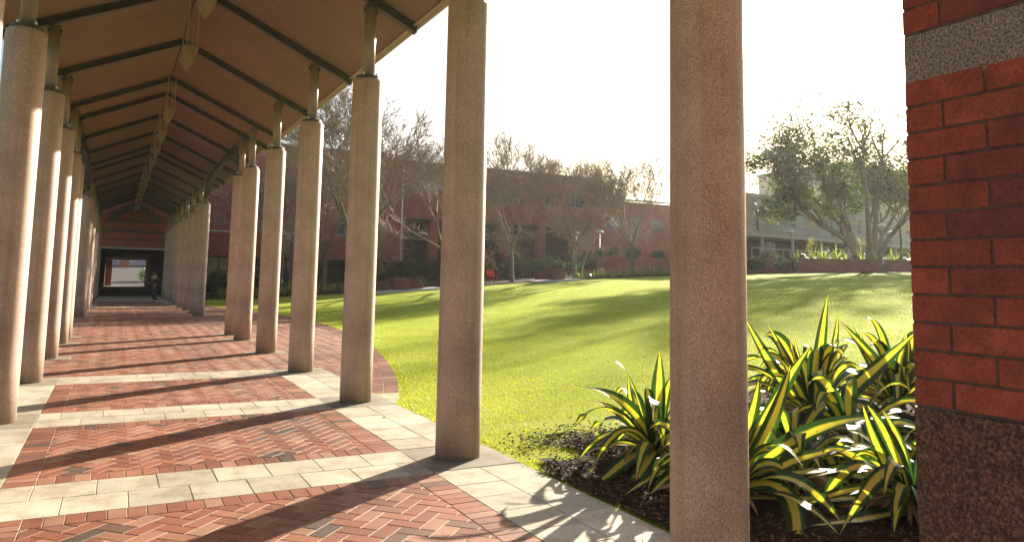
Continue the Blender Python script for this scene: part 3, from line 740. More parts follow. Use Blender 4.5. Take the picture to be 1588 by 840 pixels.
# ------------------------------------------------------------------ picnic tables, benches, red chair
def slatbox(m,x0,x1,y0,z0,z1):
    n=max(2,int((x1-x0)/.09))
    for k in range(n):
        a=x0+(x1-x0)*k/n+.006;b_=x0+(x1-x0)*(k+1)/n-.006
        m.box(a,b_,y0,y0+.03,z0,z1)
    m.box(x0,x1,y0+.008,y0+.022,z0+.05,z0+.09);m.box(x0,x1,y0+.008,y0+.022,z1-.09,z1-.05)
def table(loc,label):
    t=thing('picnic_table',loc,label,'table','slatted picnic tables')
    m=MB()
    for k in range(8): m.box(-.62,.62,-.42+k*.106,-.42+k*.106+.096,.70,.74)
    o=m.build('tabletop',M['tablewood']);o.parent=t
    for sy in (-.4,.37):
        m=MB(); slatbox(m,-.52,.52,sy,.06,.695); o=m.build('slatted_side',M['tablewood']);o.parent=t
    m=MB(); m.box(-.5,.5,-.34,.34,.0,.06); o=m.build('base',M['steel']);o.parent=t
    return t
def bench(loc,label):
    t=thing('picnic_bench',loc,label,'bench','slatted benches of the picnic tables')
    m=MB()
    for k in range(4): m.box(-.4,.4,-.2+k*.1,-.2+k*.1+.09,.42,.46)
    o=m.build('seat',M['tablewood']);o.parent=t
    for sy in (-.19,.16):
        m=MB(); slatbox(m,-.36,.36,sy,.0,.415); o=m.build('slatted_side',M['tablewood']);o.parent=t
    return t
z1=zg(15.2,42.9)+.12; z2=zg(26,43)+.12
table((15.2,42.8,z1),'dark red slatted picnic table left of the big column, between two low benches')
bench((14.0,42.7,z1),'low dark red slatted bench on the left side of the left picnic table')
bench((16.25,42.9,z1),'low dark red slatted bench on the right side of the left picnic table')
table((26.2,43.0,z2),'dark red slatted picnic table between the two middle bare trees')
bench((25.0,42.9,z2),'low dark red slatted bench beside the picnic table between the bare trees')
c=thing('red_chair',(22.6,45.4,zg(22.6,45.4)+.06),'bright red chair in the shade under the bare trees','chair')
for nm,bx in (('seat',(-.3,.3,-.28,.28,.42,.5)),('backrest',(-.3,.3,.24,.3,.5,.85)),('leg',(-.3,-.24,-.28,-.22,0,.42)),('leg',(.24,.3,-.28,-.22,0,.42)),('leg',(-.3,-.24,.22,.28,0,.42)),('leg',(.24,.3,.22,.28,0,.42))):
    m=MB(); m.box(*bx); o=m.build(nm,M['redpaint'],bevel=.015); o.parent=c
# ------------------------------------------------------------------ lamp posts
def make_lamp():
    t=thing('lamp_post',(0,0,0),'x','lamp post')
    m=MB(); m.lathe([(.06,0),(.055,.9),(.045,.92),(.04,3.9)],14); m.build('pole',M['poleg'],t,True)
    m=MB(); m.lathe([(.08,.0),(.08,.08)],14); m.build('base',M['poleg'],t)
    m=MB(); m.box(-.05,.05,-.075,-.058,.75,.95); m.build('sticker',M['white'],t)
    m=MB(); m.lathe([(.07,3.9),(.1,3.93),(.12,4.0),(.09,4.02)],16); m.build('neck',M['poleg'],t,True)
    m=MB(); m.lathe([(.30,3.97),(.34,4.03),(.30,4.10),(.16,4.22),(.05,4.27)],24); m.build('lamp_shade',M['lampglass'],t,True)
    return t
lp=make_lamp();k=0
for (x,y,top,lb) in ((9.89,51.35,4.6,'lamp post behind the left group of columns, before the brick wall'),(35.54,51.33,5.9,'lamp post beside the third bare tree, in front of the red building corner'),
    (35.96,55.6,6.0,'dimmer lamp post behind the bare tree trunk near the red building'),(55.27,48.8,6.7,'lamp post in front of the grey windows, left of the leafy tree'),
    (52.8,37.7,6.6,'nearest lamp post by the retaining wall, just right of the leafy tree trunk'),(62.6,43.8,6.75,'farther lamp post between the leafy tree and the brick pier')):
    o=lp if k==0 else copy_tree(lp); k+=1; b0=top-4.25; o.location=(x,y,b0-.0 if abs(b0-zg(x,y))>.6 else zg(x,y)); o['label']=lb; o['group']='lamp posts behind the lawn'
    z0=zg(x,y); o.location=(x,y,z0); s_=(top-z0)/4.25; o.scale=(1,1,s_)
# ------------------------------------------------------------------ trees
def grow(mb_by_level,p,d,L,r,lev,maxlev,rng,spread,up,nchild,tips,wob=.18,shr=.72,sides=(8,6,5,4,3,3,3)):
    n=4 if lev<3 else 3; pts=[p.copy()];rad=[r];q=p.copy();dd=d.copy()
    for i in range(n):
        dd=(dd+Vector((rng.uniform(-wob,wob),rng.uniform(-wob,wob),rng.uniform(-wob,wob)+up))).normalized()
        q=q+dd*L/n; pts.append(q.copy()); rad.append(max(.013,r*(1-.42*(i+1)/n)))
    mb_by_level[0 if lev<2 else 1].tube(pts,rad,sides[min(lev,6)],cap=False)
    if lev>=maxlev: tips.append((q.copy(),dd.copy())); return
    nc=nchild[min(lev,len(nchild)-1)]
    for c in range(nc):
        k=n if c==0 else rng.randint(max(1,n-2),n)
        base=pts[k]; az=rng.uniform(0,2*PI); tilt=rng.uniform(.35,1)*spread if c else rng.uniform(.1,.4)*spread
        e=dd.orthogonal().normalized(); e.rotate(__import__('mathutils').Quaternion(dd,az+c*2.2))
        nd=(dd*math.cos(tilt)+e*math.sin(tilt)).normalized()
        grow(mb_by_level,base,nd,L*shr*rng.uniform(.75,1.15),rad[k]*(.8 if c==0 else .62),lev+1,maxlev,rng,spread,up,nchild,tips,wob,shr,sides)
def bare_tree_proto(seed,trunkh,H,spread=.85,maxlev=6):
    rng=random.Random(seed); t=thing('bare_tree',(0,0,0),'x','tree')
    a,b_=MB(),MB(); tips=[]
    p=Vector((0,0,-.1));pts=[p];rad=[.17,.14,.125,.12]
    q=p
    for i in range(3):
        q=q+Vector((rng.uniform(-.06,.06),rng.uniform(-.06,.06),(trunkh+.1)/3)); pts.append(q)
    a.tube(pts,rad,10,cap=False)
    a.lathe([(.26,-.1),(.2,.02),(.165,.2)],10,cap=False)
    nl=5
    for i in range(nl):
        az=2*PI*i/nl+rng.uniform(-.3,.3);el=rng.uniform(.45,1.15)
        d=Vector((math.cos(az)*math.cos(el),math.sin(az)*math.cos(el),math.sin(el)))
        grow((a,b_),pts[-1]-Vector((0,0,rng.uniform(0,.3))),d,H*.30,.085,1,maxlev,rng,spread,.03,[3,3,3,3,3,2],tips)
    # drooping fine twigs
    for (q,d) in tips:
        for j in range(5):
            e=Vector((rng.uniform(-1,1),rng.uniform(-1,1),rng.uniform(-.6,.8))).normalized(); dd=(d+e*.9).normalized(); L=rng.uniform(.35,.9)
            b_.tube([q,q+dd*L*.5,q+dd*L+Vector((0,0,rng.uniform(-.08,.08)))],[.011,.009,.006],3,cap=False)
    a.build('trunk',M['bark'],t,True); b_.build('branches',M['twig'],t)
    return t
T1=bare_tree_proto(3,2.5,8.4); T2=bare_tree_proto(11,2.6,8.2)
spots=[(T1,23.73,44.6,0,1.0,'bare tree with straight pale trunk rising behind the lawn edge, right of the big column'),
 (T2,28.72,44.6,0,.96,'bare tree standing beside the lamp post, with a pale forked sapling stem at its foot'),
 (T1,33.58,44.4,2.1,.93,'bare tree at the right end of the row, nearest the concrete column'),
 (T2,11.42,40.0,1.3,1.26,'tallest bare tree, rising above the red building roof behind the walkway columns'),
 (T1,18.73,44.6,4.0,1.0,'bare tree hidden behind the second granite column of the right row'),
 (T2,10.2,50.4,3.3,.95,'bare tree seen in the gap of the far walkway columns'),
 (T1,12.6,50.8,5.2,1.05,'bare tree close to the red brick wall, behind the left picnic table')]
used=set()
for (pt,x,y,rz,sc,lb) in spots:
    o=pt if id(pt) not in used else copy_tree(pt); used.add(id(pt))
    o.location=(x,y,zg(x,y)+.03); o.rotation_euler=(0,0,rz); o.scale=(sc,sc,sc); o['label']=lb; o['group']='bare deciduous trees along the lawn'
m=MB(); x,y=29.0,44.3; z=zg(x,y)
m.tube([(x,y,z),(x+.25,y,z+.9),(x+.75,y+.1,z+2.0),(x+1.5,y+.2,z+3.1)],[.06,.05,.035,.015],6); m.tube([(x+.3,y,z+1.0),(x+.55,y-.1,z+1.9),(x+.6,y-.1,z+2.7)],[.035,.025,.01],5)
tag(m.build('forked_sapling',M['bark2'],smooth=True),'thin pale forked sapling stem leaning right beside a bare tree trunk','sapling')
def leaves(mb,c,rad,n,size,rng,flat=.8):
    for i in range(n):
        while True:
            v=Vector((rng.uniform(-1,1),rng.uniform(-1,1),rng.uniform(-1,1)))
            if v.length<=1: break
        p=c+Vector((v.x*rad,v.y*rad,v.z*rad*flat)); s=size*rng.uniform(.6,1.3)
        a=Vector((rng.uniform(-1,1),rng.uniform(-1,1),rng.uniform(-1,1))).normalized(); e=a.orthogonal().normalized()
        mb.face([p-a*s,p-e*s*.45,p+a*s,p+e*s*.45],rng.random())
# large leafy tree
def leafy():
    rng=random.Random(21); x,y=55.28,40.88; z=zg(x,y)+.7
    t=thing('leafy_tree',(x,y,z),'large spreading evergreen tree with several leaning trunks, under the sun','tree')
    a,b_,lf=MB(),MB(),MB(); tips=[]
    Rr=Vector((.884,-.467,0)); Fd=Vector((.467,.884,0)); o=Vector((x,y,z))
    def P(r,u,f): return o+Rr*r+Fd*f+Vector((0,0,u))
    limbs=[[(-.3,0,0),(-1.2,2.2,.2),(-3.0,4.3,.6),(-4.8,6.2,.9),(-6.2,8.3,.5)],
           [(.0,0,.3),(-.8,2.6,1.2),(-1.9,5.2,2.2),(-2.6,8.0,2.8)],
           [(.1,0,-.2),(-.1,3.0,-.6),(-.6,6.0,-1.4),(-1.0,9.2,-1.8)],
           [(.4,0,0),(.9,2.6,.4),(1.3,5.6,.8),(2.0,9.0,1.0)],
           [(.6,0,.1),(1.6,1.9,-.2),(3.0,4.0,-.8),(4.6,6.4,-1.2),(5.6,8.6,-1.4)],
           [(-.6,.2,-.3),(-2.2,2.0,-.8),(-4.2,2.9,-1.4),(-6.0,4.2,-1.6),(-7.0,5.6,-1.6)],
           [(.5,0,.3),(2.2,2.4,1.8),(4.2,4.6,3.2),(6.2,6.6,3.8)]]
    for L in limbs:
        pts=[P(*q) for q in L]; m_=len(pts); r0=rng.uniform(.19,.30)
        a.tube(pts,[r0*(1-.62*i/(m_-1)) for i in range(m_)],9,cap=False)
        for i in range(1,m_):
            d=(pts[i]-pts[i-1]).normalized()
            for k in range(3 if i>1 else 1):
                dd=(d+Vector((rng.uniform(-1,1),rng.uniform(-1,1),rng.uniform(-.1,.8)))*.75).normalized()
                grow((a,b_),pts[i],dd,2.5*rng.uniform(.8,1.2),.11,2,5,rng,.8,.05,[3,3,3,3,2],tips,.2,.74)
    lobes=[((-5.8,6.6,-.5),(2.3,2.3,3)),((-4.2,9.6,.3),(2.9,2.3,3.2)),((-1.0,11.4,.3),(3.3,2.2,3.4)),((2.6,10.6,0),(3.0,2.4,3.2)),((5.2,8.6,0),(2.6,2.6,3)),((6.6,6.0,0),(2.2,2.2,2.6)),((-6.6,4.6,-1),(1.5,1.3,2)),((-2.6,8.0,-1.5),(2.4,1.6,2)),((3.6,6.6,1.5),(1.8,1.5,2)),((.4,8.8,0),(2.2,1.6,2.4)),((7.6,3.9,.5),(1.5,1.1,1.5))]
    ends=[P(*q) for L in limbs for q in L[2:]]+[q for q,_ in tips[::7]]
    for (c,rr) in lobes:
        for k in range(int((6.5 if c[1]<9 else 4.5)*rr[0]*rr[1])):
            while True:
                v=Vector((rng.uniform(-1,1),rng.uniform(-1,1),rng.uniform(-1,1)))
                if .35<v.length<=1: break
            q=P(c[0]+v.x*rr[0],c[1]+v.y*rr[1],c[2]+v.z*rr[2]); e=min(ends,key=lambda z_:(z_-q).length)
            mid=e.lerp(q,.5)+Vector((rng.uniform(-.2,.2),rng.uniform(-.2,.2),rng.uniform(-.1,.3))); b_.tube([e,mid,q],[.05,.03,.014],4,cap=False)
            leaves(lf,q,rng.uniform(.45,.8),44 if c[1]<9 else 32,.15,rng,.6)
    a.lathe([(1.0,-.5),(.75,.1),(.55,.5)],12,(x,y,z),cap=False)
    for (q,d) in tips:
        rel=q-o; u=rel.z; r=rel.dot(Rr)
        if u<3.2 or u>14.2 or (r>-1.5 and u>13.0): continue
        leaves(lf,q+d*.1,.9,55 if u<9 else 20,.17,rng,.62)
    a.build('trunk',M['bark2'],t,True); b_.build('branches',M['bark'],t); lf.build('crown',M['leaf_tree'],t)
    print('leafy tips',len(tips))
leafy()
def smalltree(name,loc,H,cr,mat,n,size,label,seed,thin=False):
    rng=random.Random(seed); t=thing(name,loc,label,'tree'); a,b_,lf=MB(),MB(),MB(); tips=[]
    o=Vector(loc); r0=.1 if thin else .2
    a.tube([o+Vector((0,0,-.1)),o+Vector((.05,0,H*.25)),o+Vector((0,.05,H*.45))],[r0,r0*.85,r0*.7],7,cap=False)
    for i in range(5):
        az=2*PI*i/5+rng.uniform(-.4,.4);el=rng.uniform(.6,1.3)
        d=Vector((math.cos(az)*math.cos(el),math.sin(az)*math.cos(el),math.sin(el)))
        grow((a,b_),o+Vector((0,.05,H*.45)),d,H*.22,r0*.5,1,4,rng,.7,.06,[3,3,3,2],tips)
    for (q,d) in tips: leaves(lf,q,cr,n,size,rng)
    a.build('trunk',M['bark'],t,True); b_.build('branches',M['twig'],t); lf.build('crown',mat,t)
smalltree('evergreen_tree',(45.7,69.5,zg(45,69)),13.3,.75,M['leaf_pale'],36,.13,'pale yellow green treetop showing above the corner of the red building',5)
smalltree('slender_tree',(59.6,40.8,zg(59,40)+.7),7.5,.6,M['leaf_tree'],22,.12,'slender dark tree right beside the leafy tree, next to the brick pier',6,True)
# ------------------------------------------------------------------ shrubs and clumps
def shrub_proto(seed,w,h,d,mat,n=2200,size=.09):
    rng=random.Random(seed); t=thing('shrub',(0,0,0),'x','shrub'); lf=MB()
    lobes=[(Vector((rng.uniform(-.36,.36)*w,rng.uniform(-.3,.3)*d,rng.uniform(.35,.72)*h)),rng.uniform(.24,.4)*h) for _ in range(9)]
    for c,r in lobes: leaves(lf,c,r,n//9,size,rng,.95)
    lf.build('foliage',mat,t)
    s=MB()
    for i in range(7):
        c=lobes[i][0]; s.tube([(c.x*.3,c.y*.3,-.05),(c.x*.7,c.y*.7,c.z*.5),tuple(c)],[.03,.02,.01],5,cap=False)
    s.build('stems',M['bark'],t); return t
SH=[shrub_proto(40,3.4,2.0,1.8,M['leaf_dark']),shrub_proto(41,3.0,2.4,1.8,M['leaf_dark']),shrub_proto(42,3.6,1.7,1.6,M['leaf_dark'])]
used=set();rng=random.Random(5)
sp=[]
for x in (6.8,9.4,12.2,14.6,17.4,19.6,21.8,24.2,26.4,28.8,31.0,33.6,36.2,38.6): sp.append((x,57.2+rng.uniform(-.6,.6),1.0,'dark evergreen shrub in the shaded hedge along the foot of the red building','shrubs along the red building'))
for x in (17.5,20.0,22.5,25.2,27.6,30.2,32.6): sp.append((x,51.5+rng.uniform(-.5,.5),.8,'dark evergreen shrub in the second hedge row behind the picnic tables','shrubs behind the picnic tables'))
for i in range(5): sp.append((34.2+i*1.75,48.3-i*.95,.0,'leafy hedge shrub growing on top of the brick planter wall','hedge on the planter wall'))
for (x,y) in ((43.8,41.8),(45.6,41.0),(46.6,43.9),(44.0,44.2)): sp.append((x,y,.75,'green shrub in front of the concrete building at the foot of the brick wall','shrubs beside the brick wall'))
for i,(x,y,sc,lb,gp) in enumerate(sp):
    pt=SH[i%3]; o=pt if id(pt) not in used else copy_tree(pt); used.add(id(pt))
    z=zg(x,y)+.02
    if sc==0: sc=.62; z=3.2
    o.location=(x,y,z); o.rotation_euler=(0,0,rng.uniform(0,6.28)); o.scale=(sc,)*3; o['label']=lb;o['group']=gp
def strap_clump(seed,n,L,wd,mat,flowers=0,name='strap_leaf_clump'):
    rng=random.Random(seed); t=thing(name,(0,0,0),'x','plant'); m=MB()
    for i in range(n):
        az=rng.uniform(0,2*PI);el=rng.uniform(.25,1.45);l=L*rng.uniform(.55,1.1);d=Vector((math.cos(az)*math.cos(el),math.sin(az)*math.cos(el),math.sin(el)))
        p=Vector((math.cos(az)*.06,math.sin(az)*.06,0)); sd=Vector((-math.sin(az),math.cos(az),0)); a=rng.random(); pr=None; seg=5
        for k in range(seg+1):
            w_=wd*(1-(k/seg)**2)*.5+.002
            if pr: m.face([pr[0]-sd*pr[1],pr[0]+sd*pr[1],p+sd*w_,p-sd*w_],a)
            pr=(p.copy(),w_); p=p+d*l/seg; d=(d+Vector((0,0,-.28*rng.uniform(.3,1.3)))).normalized()
    m.build('leaves',mat,t)
    for i in range(flowers):
        h=rng.uniform(1.1,1.7);x=rng.uniform(-.3,.3);y=rng.uniform(-.3,.3); f=MB(); f.tube([(0,0,0),(x*.6,y*.6,h*.6),(x,y,h)],[.02,.015,.01],5); s=f.build('flower_stalk',M['twig'],t)
        g_=MB(); leaves(g_,Vector((x,y,h)),.3,50,.06,rng,1.5); g_.build('flower_head',M['flower'],t)
    return t
C1=strap_clump(1,46,1.05,.06,M['strap']);C2=strap_clump(2,46,.95,.06,M['strap']);C3=strap_clump(9,60,1.5,.08,M['bed_leaf'],2,'flowering_clump');C4=strap_clump(12,60,1.3,.08,M['bed_leaf'],0)
used=set(); cl=[]
for i in range(13):
    for r_ in (0,1): cl.append((6.2+i*.95+rng.uniform(-.25,.25),49.3-i*.45+r_*1.1+rng.uniform(-.2,.2) if i<9 else 45.4+r_+rng.uniform(-.2,.2),[C1,C2][(i+r_)%2],rng.uniform(.8,1.1),'grassy strap leaf clump in the bed between lawn and brick wall, behind the walkway columns','strap leaf clumps behind the columns'))
for i in range(14):
    for r_ in (0,1): cl.append((28.0+i*.82+rng.uniform(-.2,.2),43.7-.03*i+r_*.9+rng.uniform(-.2,.2),[C2,C1][(i+r_)%2],.72+.025*i,'yellow green strap leaf clump edging the lawn below the bare trees and planter wall','strap leaf clumps edging the lawn'))
def onwall(t,off): # along retaining wall
    x=44.6+(62-44.6)*t;y=44.2+(30.5-44.2)*t; return x+off*.62,y+off*.79
for i,(t_,off,pt,sc) in enumerate(((.25,1,C3,1.0),(.29,1.6,C4,1.1),(.33,.8,C3,1.15),(.37,1.5,C4,.9),(.42,1.0,C3,1.05),(.47,1.3,C4,1.1),(.20,1.2,C4,.8),(.60,1.2,C3,1.2),(.66,.9,C4,1.1),(.71,1.4,C3,1.15),(.77,1.0,C4,1.0),(.83,1.4,C4,1.0),(.54,2.2,C4,1.1),(.50,1.0,C4,.7),(.12,1.0,C4,.7))):
    x,y=onwall(t_,off); cl.append((x,y,pt,sc,'tall yellow green clump with cream flower heads on the brick retaining wall' if pt is C3 else 'bushy strap leaf clump on top of the brick retaining wall by the leafy tree','flowering clumps on the retaining wall' if pt is C3 else 'strap leaf clumps on the retaining wall'))
for (x,y,pt,sc,lb,gp) in cl:
    o=pt if id(pt) not in used else copy_tree(pt); used.add(id(pt))
    z=zg(x,y)+.04
    if 'retaining' in lb: z=3.45
    o.location=(x,y,z);o.rotation_euler=(0,0,rng.uniform(0,6.28));o.scale=(sc,)*3;o['label']=lb;o['group']=gp
m=MB(); vs=[onwall(0,.36),onwall(1,.36),onwall(1,6),onwall(0,6)]; m.face([(x,y,3.5) for x,y in vs]); tag(m.build('raised_bed_soil',M['soil']),kind='structure')
m=MB(); 
for q in (((33.3,48.7),(42.4,43.6),(44,46.5),(35,51.5)),): m.face([(x,y,3.25) for x,y in q])
tag(m.build('planter_soil',M['soil']),kind='structure')
sb=shrub_proto(77,2.4,2.6,6.0,foliage('path_shrub',(.05,.09,.02),(.14,.22,.05),.4),3000,.12); sb.location=(4.3,106,0); sb['label']='bright green shrub on the right of the path beyond the tunnel'; 
# ------------------------------------------------------------------ near garden bed
bed=[(3.37,5.75),(3.62,5.95),(3.95,6.0),(4.2,6.45),(4.75,6.5),(5.3,6.85),(6.2,6.9),(7.2,7.25),(8.2,7.0),(9.2,6.5),(9.6,5.2),(9.4,3.4),(8.4,1.6),(6.6,.2),(5,-1.5),(3.37,-2.5)]
def inpoly(x,y,P):
    c=False;j=len(P)-1
    for i in range(len(P)):
        if ((P[i][1]>y)!=(P[j][1]>y)) and (x<(P[j][0]-P[i][0])*(y-P[i][1])/(P[j][1]-P[i][1])+P[i][0]): c=not c
        j=i
    return c
m=MB(); st=.14; gx=3.37
hb=lambda x,y:zg(x,y)+.022+.035*noise.noise(Vector((x*2.3,y*2.3,0)))+.05*max(0,min(1,(x-3.5)/1.5))
nx_=int((9.8-3.37)/st);ny_=int(10/st)
for i in range(nx_):
    for j in range(ny_):
        x=3.37+i*st;y=-2.5+j*st
        if inpoly(x+st/2+.1*noise.noise(Vector((x*5,y*5,2))),y+st/2+.12*noise.noise(Vector((x*5,y*5,9))),bed):
            m.face([(x,y,hb(x,y)),(x+st,y,hb(x+st,y)),(x+st,y+st,hb(x+st,y+st)),(x,y+st,hb(x,y+st))])
tag(m.build('garden_bed_soil',M['soil'],smooth=True),kind='structure')
m=MB(); rg=random.Random(8)
for i in range(9000):
    x=rg.uniform(3.37,9.2);y=rg.uniform(1.0,7.3)
    if rg.random()<.35: x=3.37+abs(rg.gauss(0,.9));y=rg.uniform(2.5,6.4)
    if i%12==0: x=rg.gauss(4.35,.4);y=rg.gauss(6.6,.22)
    elif not inpoly(x,y,bed) and rg.random()>.04: continue
    elif not(inpoly(x-.25,y,bed) or inpoly(x+.1,y-.4,bed)): continue
    if x<3.36 and rg.random()>.1: continue
    L=rg.uniform(.012,.05);w_=rg.uniform(.005,.018);h=rg.uniform(.002,.008)
    Mx=Matrix.Translation((x,y,hb(x,y)+.006+rg.uniform(0,.012)))@Matrix.Rotation(rg.uniform(0,6.28),4,'Z')@Matrix.Rotation(rg.uniform(-.5,.5),4,'Y')@Matrix.Rotation(rg.uniform(-.5,.5),4,'X')
    m.box(-L/2,L/2,-w_/2,w_/2,-h/2,h/2,rg.random()**1.6,Mx)
tag(m.build('bark_mulch',M['chips']),'loose brown bark mulch and litter under the striped plants','mulch',kind='stuff')
# furcraea plants: leaf(mid, tip) given as right / up / away offsets in metres
Rv=Vector((.884,-.467,0));Fv=Vector((.467,.884,0));Uv=Vector((0,0,1))
def leaf(m,b0,mid,tip,w,a,fold=.28,seg=14,tw=0.0,rng=random,out=None):
    out=Vector((-.467,-.884,0)) if out is None else out; w=w*1.24
    ctrl=mid*2-(b0+tip)*.5
    pr=None
    for k in range(seg+1):
        t=k/seg; p=b0*(1-t)**2+ctrl*2*t*(1-t)+tip*t*t; tan=((ctrl-b0)*(1-t)+(tip-ctrl)*t)
        if tan.length<1e-5:tan=Uv.copy()
        tan.normalize()
        sd=tan.cross(Uv*(1-abs(tan.z))**.7+out*abs(tan.z)*1.2)
        if sd.length<.05: sd=tan.cross(Fv)
        sd.normalize()
        if pr and pr[1].dot(sd)<0: sd=-sd
        if pr: sd=(sd*.6+pr[1]*.4).normalized()
        nm=sd.cross(tan).normalized()
        if tw: 
            qn=__import__('mathutils').Quaternion(tan,tw*(.3+t)); sd2=qn@sd; nm2=qn@nm
        else: sd2,nm2=sd,nm
        wt=(.5+1.25*t if t<.4 else max(.0,1-((t-.4)/.6)**2.5))*w*.5 if True else 0
        fd=fold*(1-.5*t)
        row=[p+sd2*(u*wt)+nm2*(abs(u)**1.4*wt*fd) for u in (-1,-.62,-.25,.25,.62,1)]
        us=(-1,-.62,-.25,.25,.62,1)
        if pr:
            for i in range(5):
                m.face([pr[0][i],pr[0][i+1],row[i+1],row[i]],a,[(us[i],(k-1)/seg*8),(us[i+1],(k-1)/seg*8),(us[i+1],t*8),(us[i],t*8)])
        pr=(row,sd)
def plant(x,y,z,label,key,fill,L,w,seed,elr=(.1,1.2),azr=(0,2*PI)):
    rg=random.Random(seed); t=thing('variegated_plant',(x,y,z),label,'plant','yellow and green striped plants in the near bed')
    m=MB(); o=Vector((x,y,z)); 
    cv=lambda v:o+Rv*v[0]+Uv*v[1]+Fv*v[2]
    for (mid,tip,ww) in key: leaf(m,o+Vector((rg.uniform(-.03,.03),rg.uniform(-.03,.03),.05)),cv(mid),cv(tip),ww,rg.random(),tw=rg.uniform(-.35,.35))
    for i in range(fill):
        az=rg.uniform(*azr);el=rg.uniform(*elr);l=L*rg.uniform(.6,1.05)
        d=Vector((math.cos(az)*math.cos(el),math.sin(az)*math.cos(el),math.sin(el)))
        dr=l*(.85-.72*math.sin(el))*rg.uniform(.5,1.2)
        mid=o+d*l*.52+Vector((0,0,.10*l)); tip=o+d*l*.95+Vector((0,0,-dr)); tip.z=max(tip.z,z+.03)
        leaf(m,o+Vector((math.cos(az)*.04,math.sin(az)*.04,.05)),mid,tip,w*rg.uniform(.85,1.3),rg.random(),tw=rg.uniform(-.7,.7),out=-Vector((d.x,d.y,0)).normalized())
    m.build('leaves',M['furc'],t,True)
    dl=MB()
    for i in range(22):
        az=rg.uniform(0,2*PI);l=L*rg.uniform(.35,.6);d=Vector((math.cos(az),math.sin(az),0))
        leaf(dl,o+d*.05+Uv*.06,o+d*l*.55+Uv*rg.uniform(.05,.16),o+d*l+Uv*.02,w*.45,rg.random(),.8,8,rg.uniform(-1.5,1.5))
    dl.build('dry_leaves',M['dead'],t,True)
    s=MB(); s.lathe([(.07,-.08),(.065,.05),(.05,.16)],10,(x,y,z)); s.build('stem',M['dead'],t,True)
s=.0060
def K(L,s): return [((a*s,b*s,c),(d*s,e*s,f),w) for (a,b,c,d,e,f,w) in L]
# p1 : left of the near column
plant(4.41,5.47,.06,'striped agave-like plant left of the nearest column, long leaf arching over the lawn edge',K([(-55,88,-.05,-153,104,-.1,.10),(4,85,.0,7,161,.0,.115),(14,75,.1,30,120,.15,.1),(-50,62,.1,-98,78,.25,.07),(-60,42,-.1,-118,8,-.25,.075),(-52,48,-.2,-105,-6,-.4,.07),(-30,66,.1,-34,118,.2,.06),(-40,18,-.35,-112,-22,-.65,.12),(20,50,.0,42,34,-.1,.12),(-20,14,-.4,-90,-44,-.95,.13),(30,15,-.3,12,-62,-.9,.14)],s),26,1.1,.095,101)
s=.0068
plant(6.43,5.42,.22,'striped plant with the tallest upright leaf, in the middle between column and pier',K([(8,100,0,25,197,.0,.115),(-44,62,.05,-100,162,.1,.12),(-22,68,.1,-58,150,.2,.09),(30,70,.1,54,172,.2,.085),(58,62,-.1,145,146,-.2,.13),(-5,66,.2,-12,132,.3,.06),(-12,60,.1,-24,128,.2,.06),(-52,40,-.2,-112,60,-.4,.11),(-60,24,-.2,-130,34,-.5,.10),(52,44,.2,118,34,.2,.09),(-30,50,-.2,-62,100,-.3,.10)],s),32,1.35,.115,102)
s=.0072
plant(7.67,5.33,.36,'striped plant close against the left edge of the brick pier',K([(-30,60,.0,-90,128,.0,.12),(-28,55,.1,-58,118,.2,.10),(4,60,.0,16,112,.0,.1),(20,55,.1,26,102,.1,.08),(-20,50,.2,-40,110,.3,.07),(-42,30,-.2,-92,44,-.4,.10),(-30,18,-.3,-80,8,-.6,.10),(-10,60,0,-22,100,.1,.09)],s),30,1.25,.11,103)
s=.0048
plant(4.95,3.36,.10,'striped plant low at the foot of the granite base of the pier',K([(-25,90,.0,-62,152,.0,.085),(-48,85,-.05,-78,155,-.1,.07),(-8,80,.05,-30,142,.1,.075),(18,65,0,30,130,.05,.09),(-60,60,-.05,-160,52,-.1,.085),(-70,40,-.1,-180,18,-.2,.09),(-52,70,-.2,-135,-12,-.3,.10),(-80,76,.1,-120,72,.1,.09),(-70,10,-.2,-178,4,-.35,.09),(10,30,-.3,-4,-60,-.4,.11)],s),24,.82,.085,104)
s=.0050
plant(3.98,4.12,.08,'striped plant growing just behind the nearest column, leaves reaching out to its right',K([(62,130,.0,124,226,.0,.10),(52,100,-.05,90,200,-.05,.085),(120,100,.05,262,122,.1,.10),(100,70,-.1,210,84,-.1,.085),(100,56,-.2,236,48,-.2,.085),(58,34,-.3,78,-60,-.45,.12),(60,30,-.35,40,-70,-.6,.12),(90,20,-.2,190,30,-.3,.08),(40,110,.1,60,170,.2,.08)],s),26,.95,.09,105,(.1,1.1),(-1.5,1.9))
s=.0053
plant(4.25,4.72,.05,'striped plant drooping over the paving edge in front of the mulch',K([(-40,26,-.1,-122,-4,-.3,.11),(-30,34,-.2,-92,8,-.5,.12),(-10,60,.1,-16,112,.2,.09)],s),24,.8,.085,106)
plant(8.6,4.1,.35,'striped plant hidden farther right behind the pier edge',[],34,1.05,.095,107)
plant(6.3,3.9,.2,'striped plant in the dark middle of the bed, below the tallest one',[],36,.95,.1,108,(.05,.8))
plant(5.3,4.7,.12,'low striped plant with arching leaves at the right side of the nearest column',[],28,1.0,.1,109,(.1,.9))
plant(5.9,4.6,.2,'striped plant between the tallest one and the lowest one, its leaves lying over each other',[],26,1.05,.105,110,(.1,1.0))
plant(4.75,4.2,.1,'striped plant squeezed between the two lowest ones beside the nearest column',[],24,.9,.095,111,(.1,.9))
plant(7.3,6.3,.3,'striped plant behind the tallest one, at the lawn side of the bed',[],24,1.0,.1,112,(.1,.9))
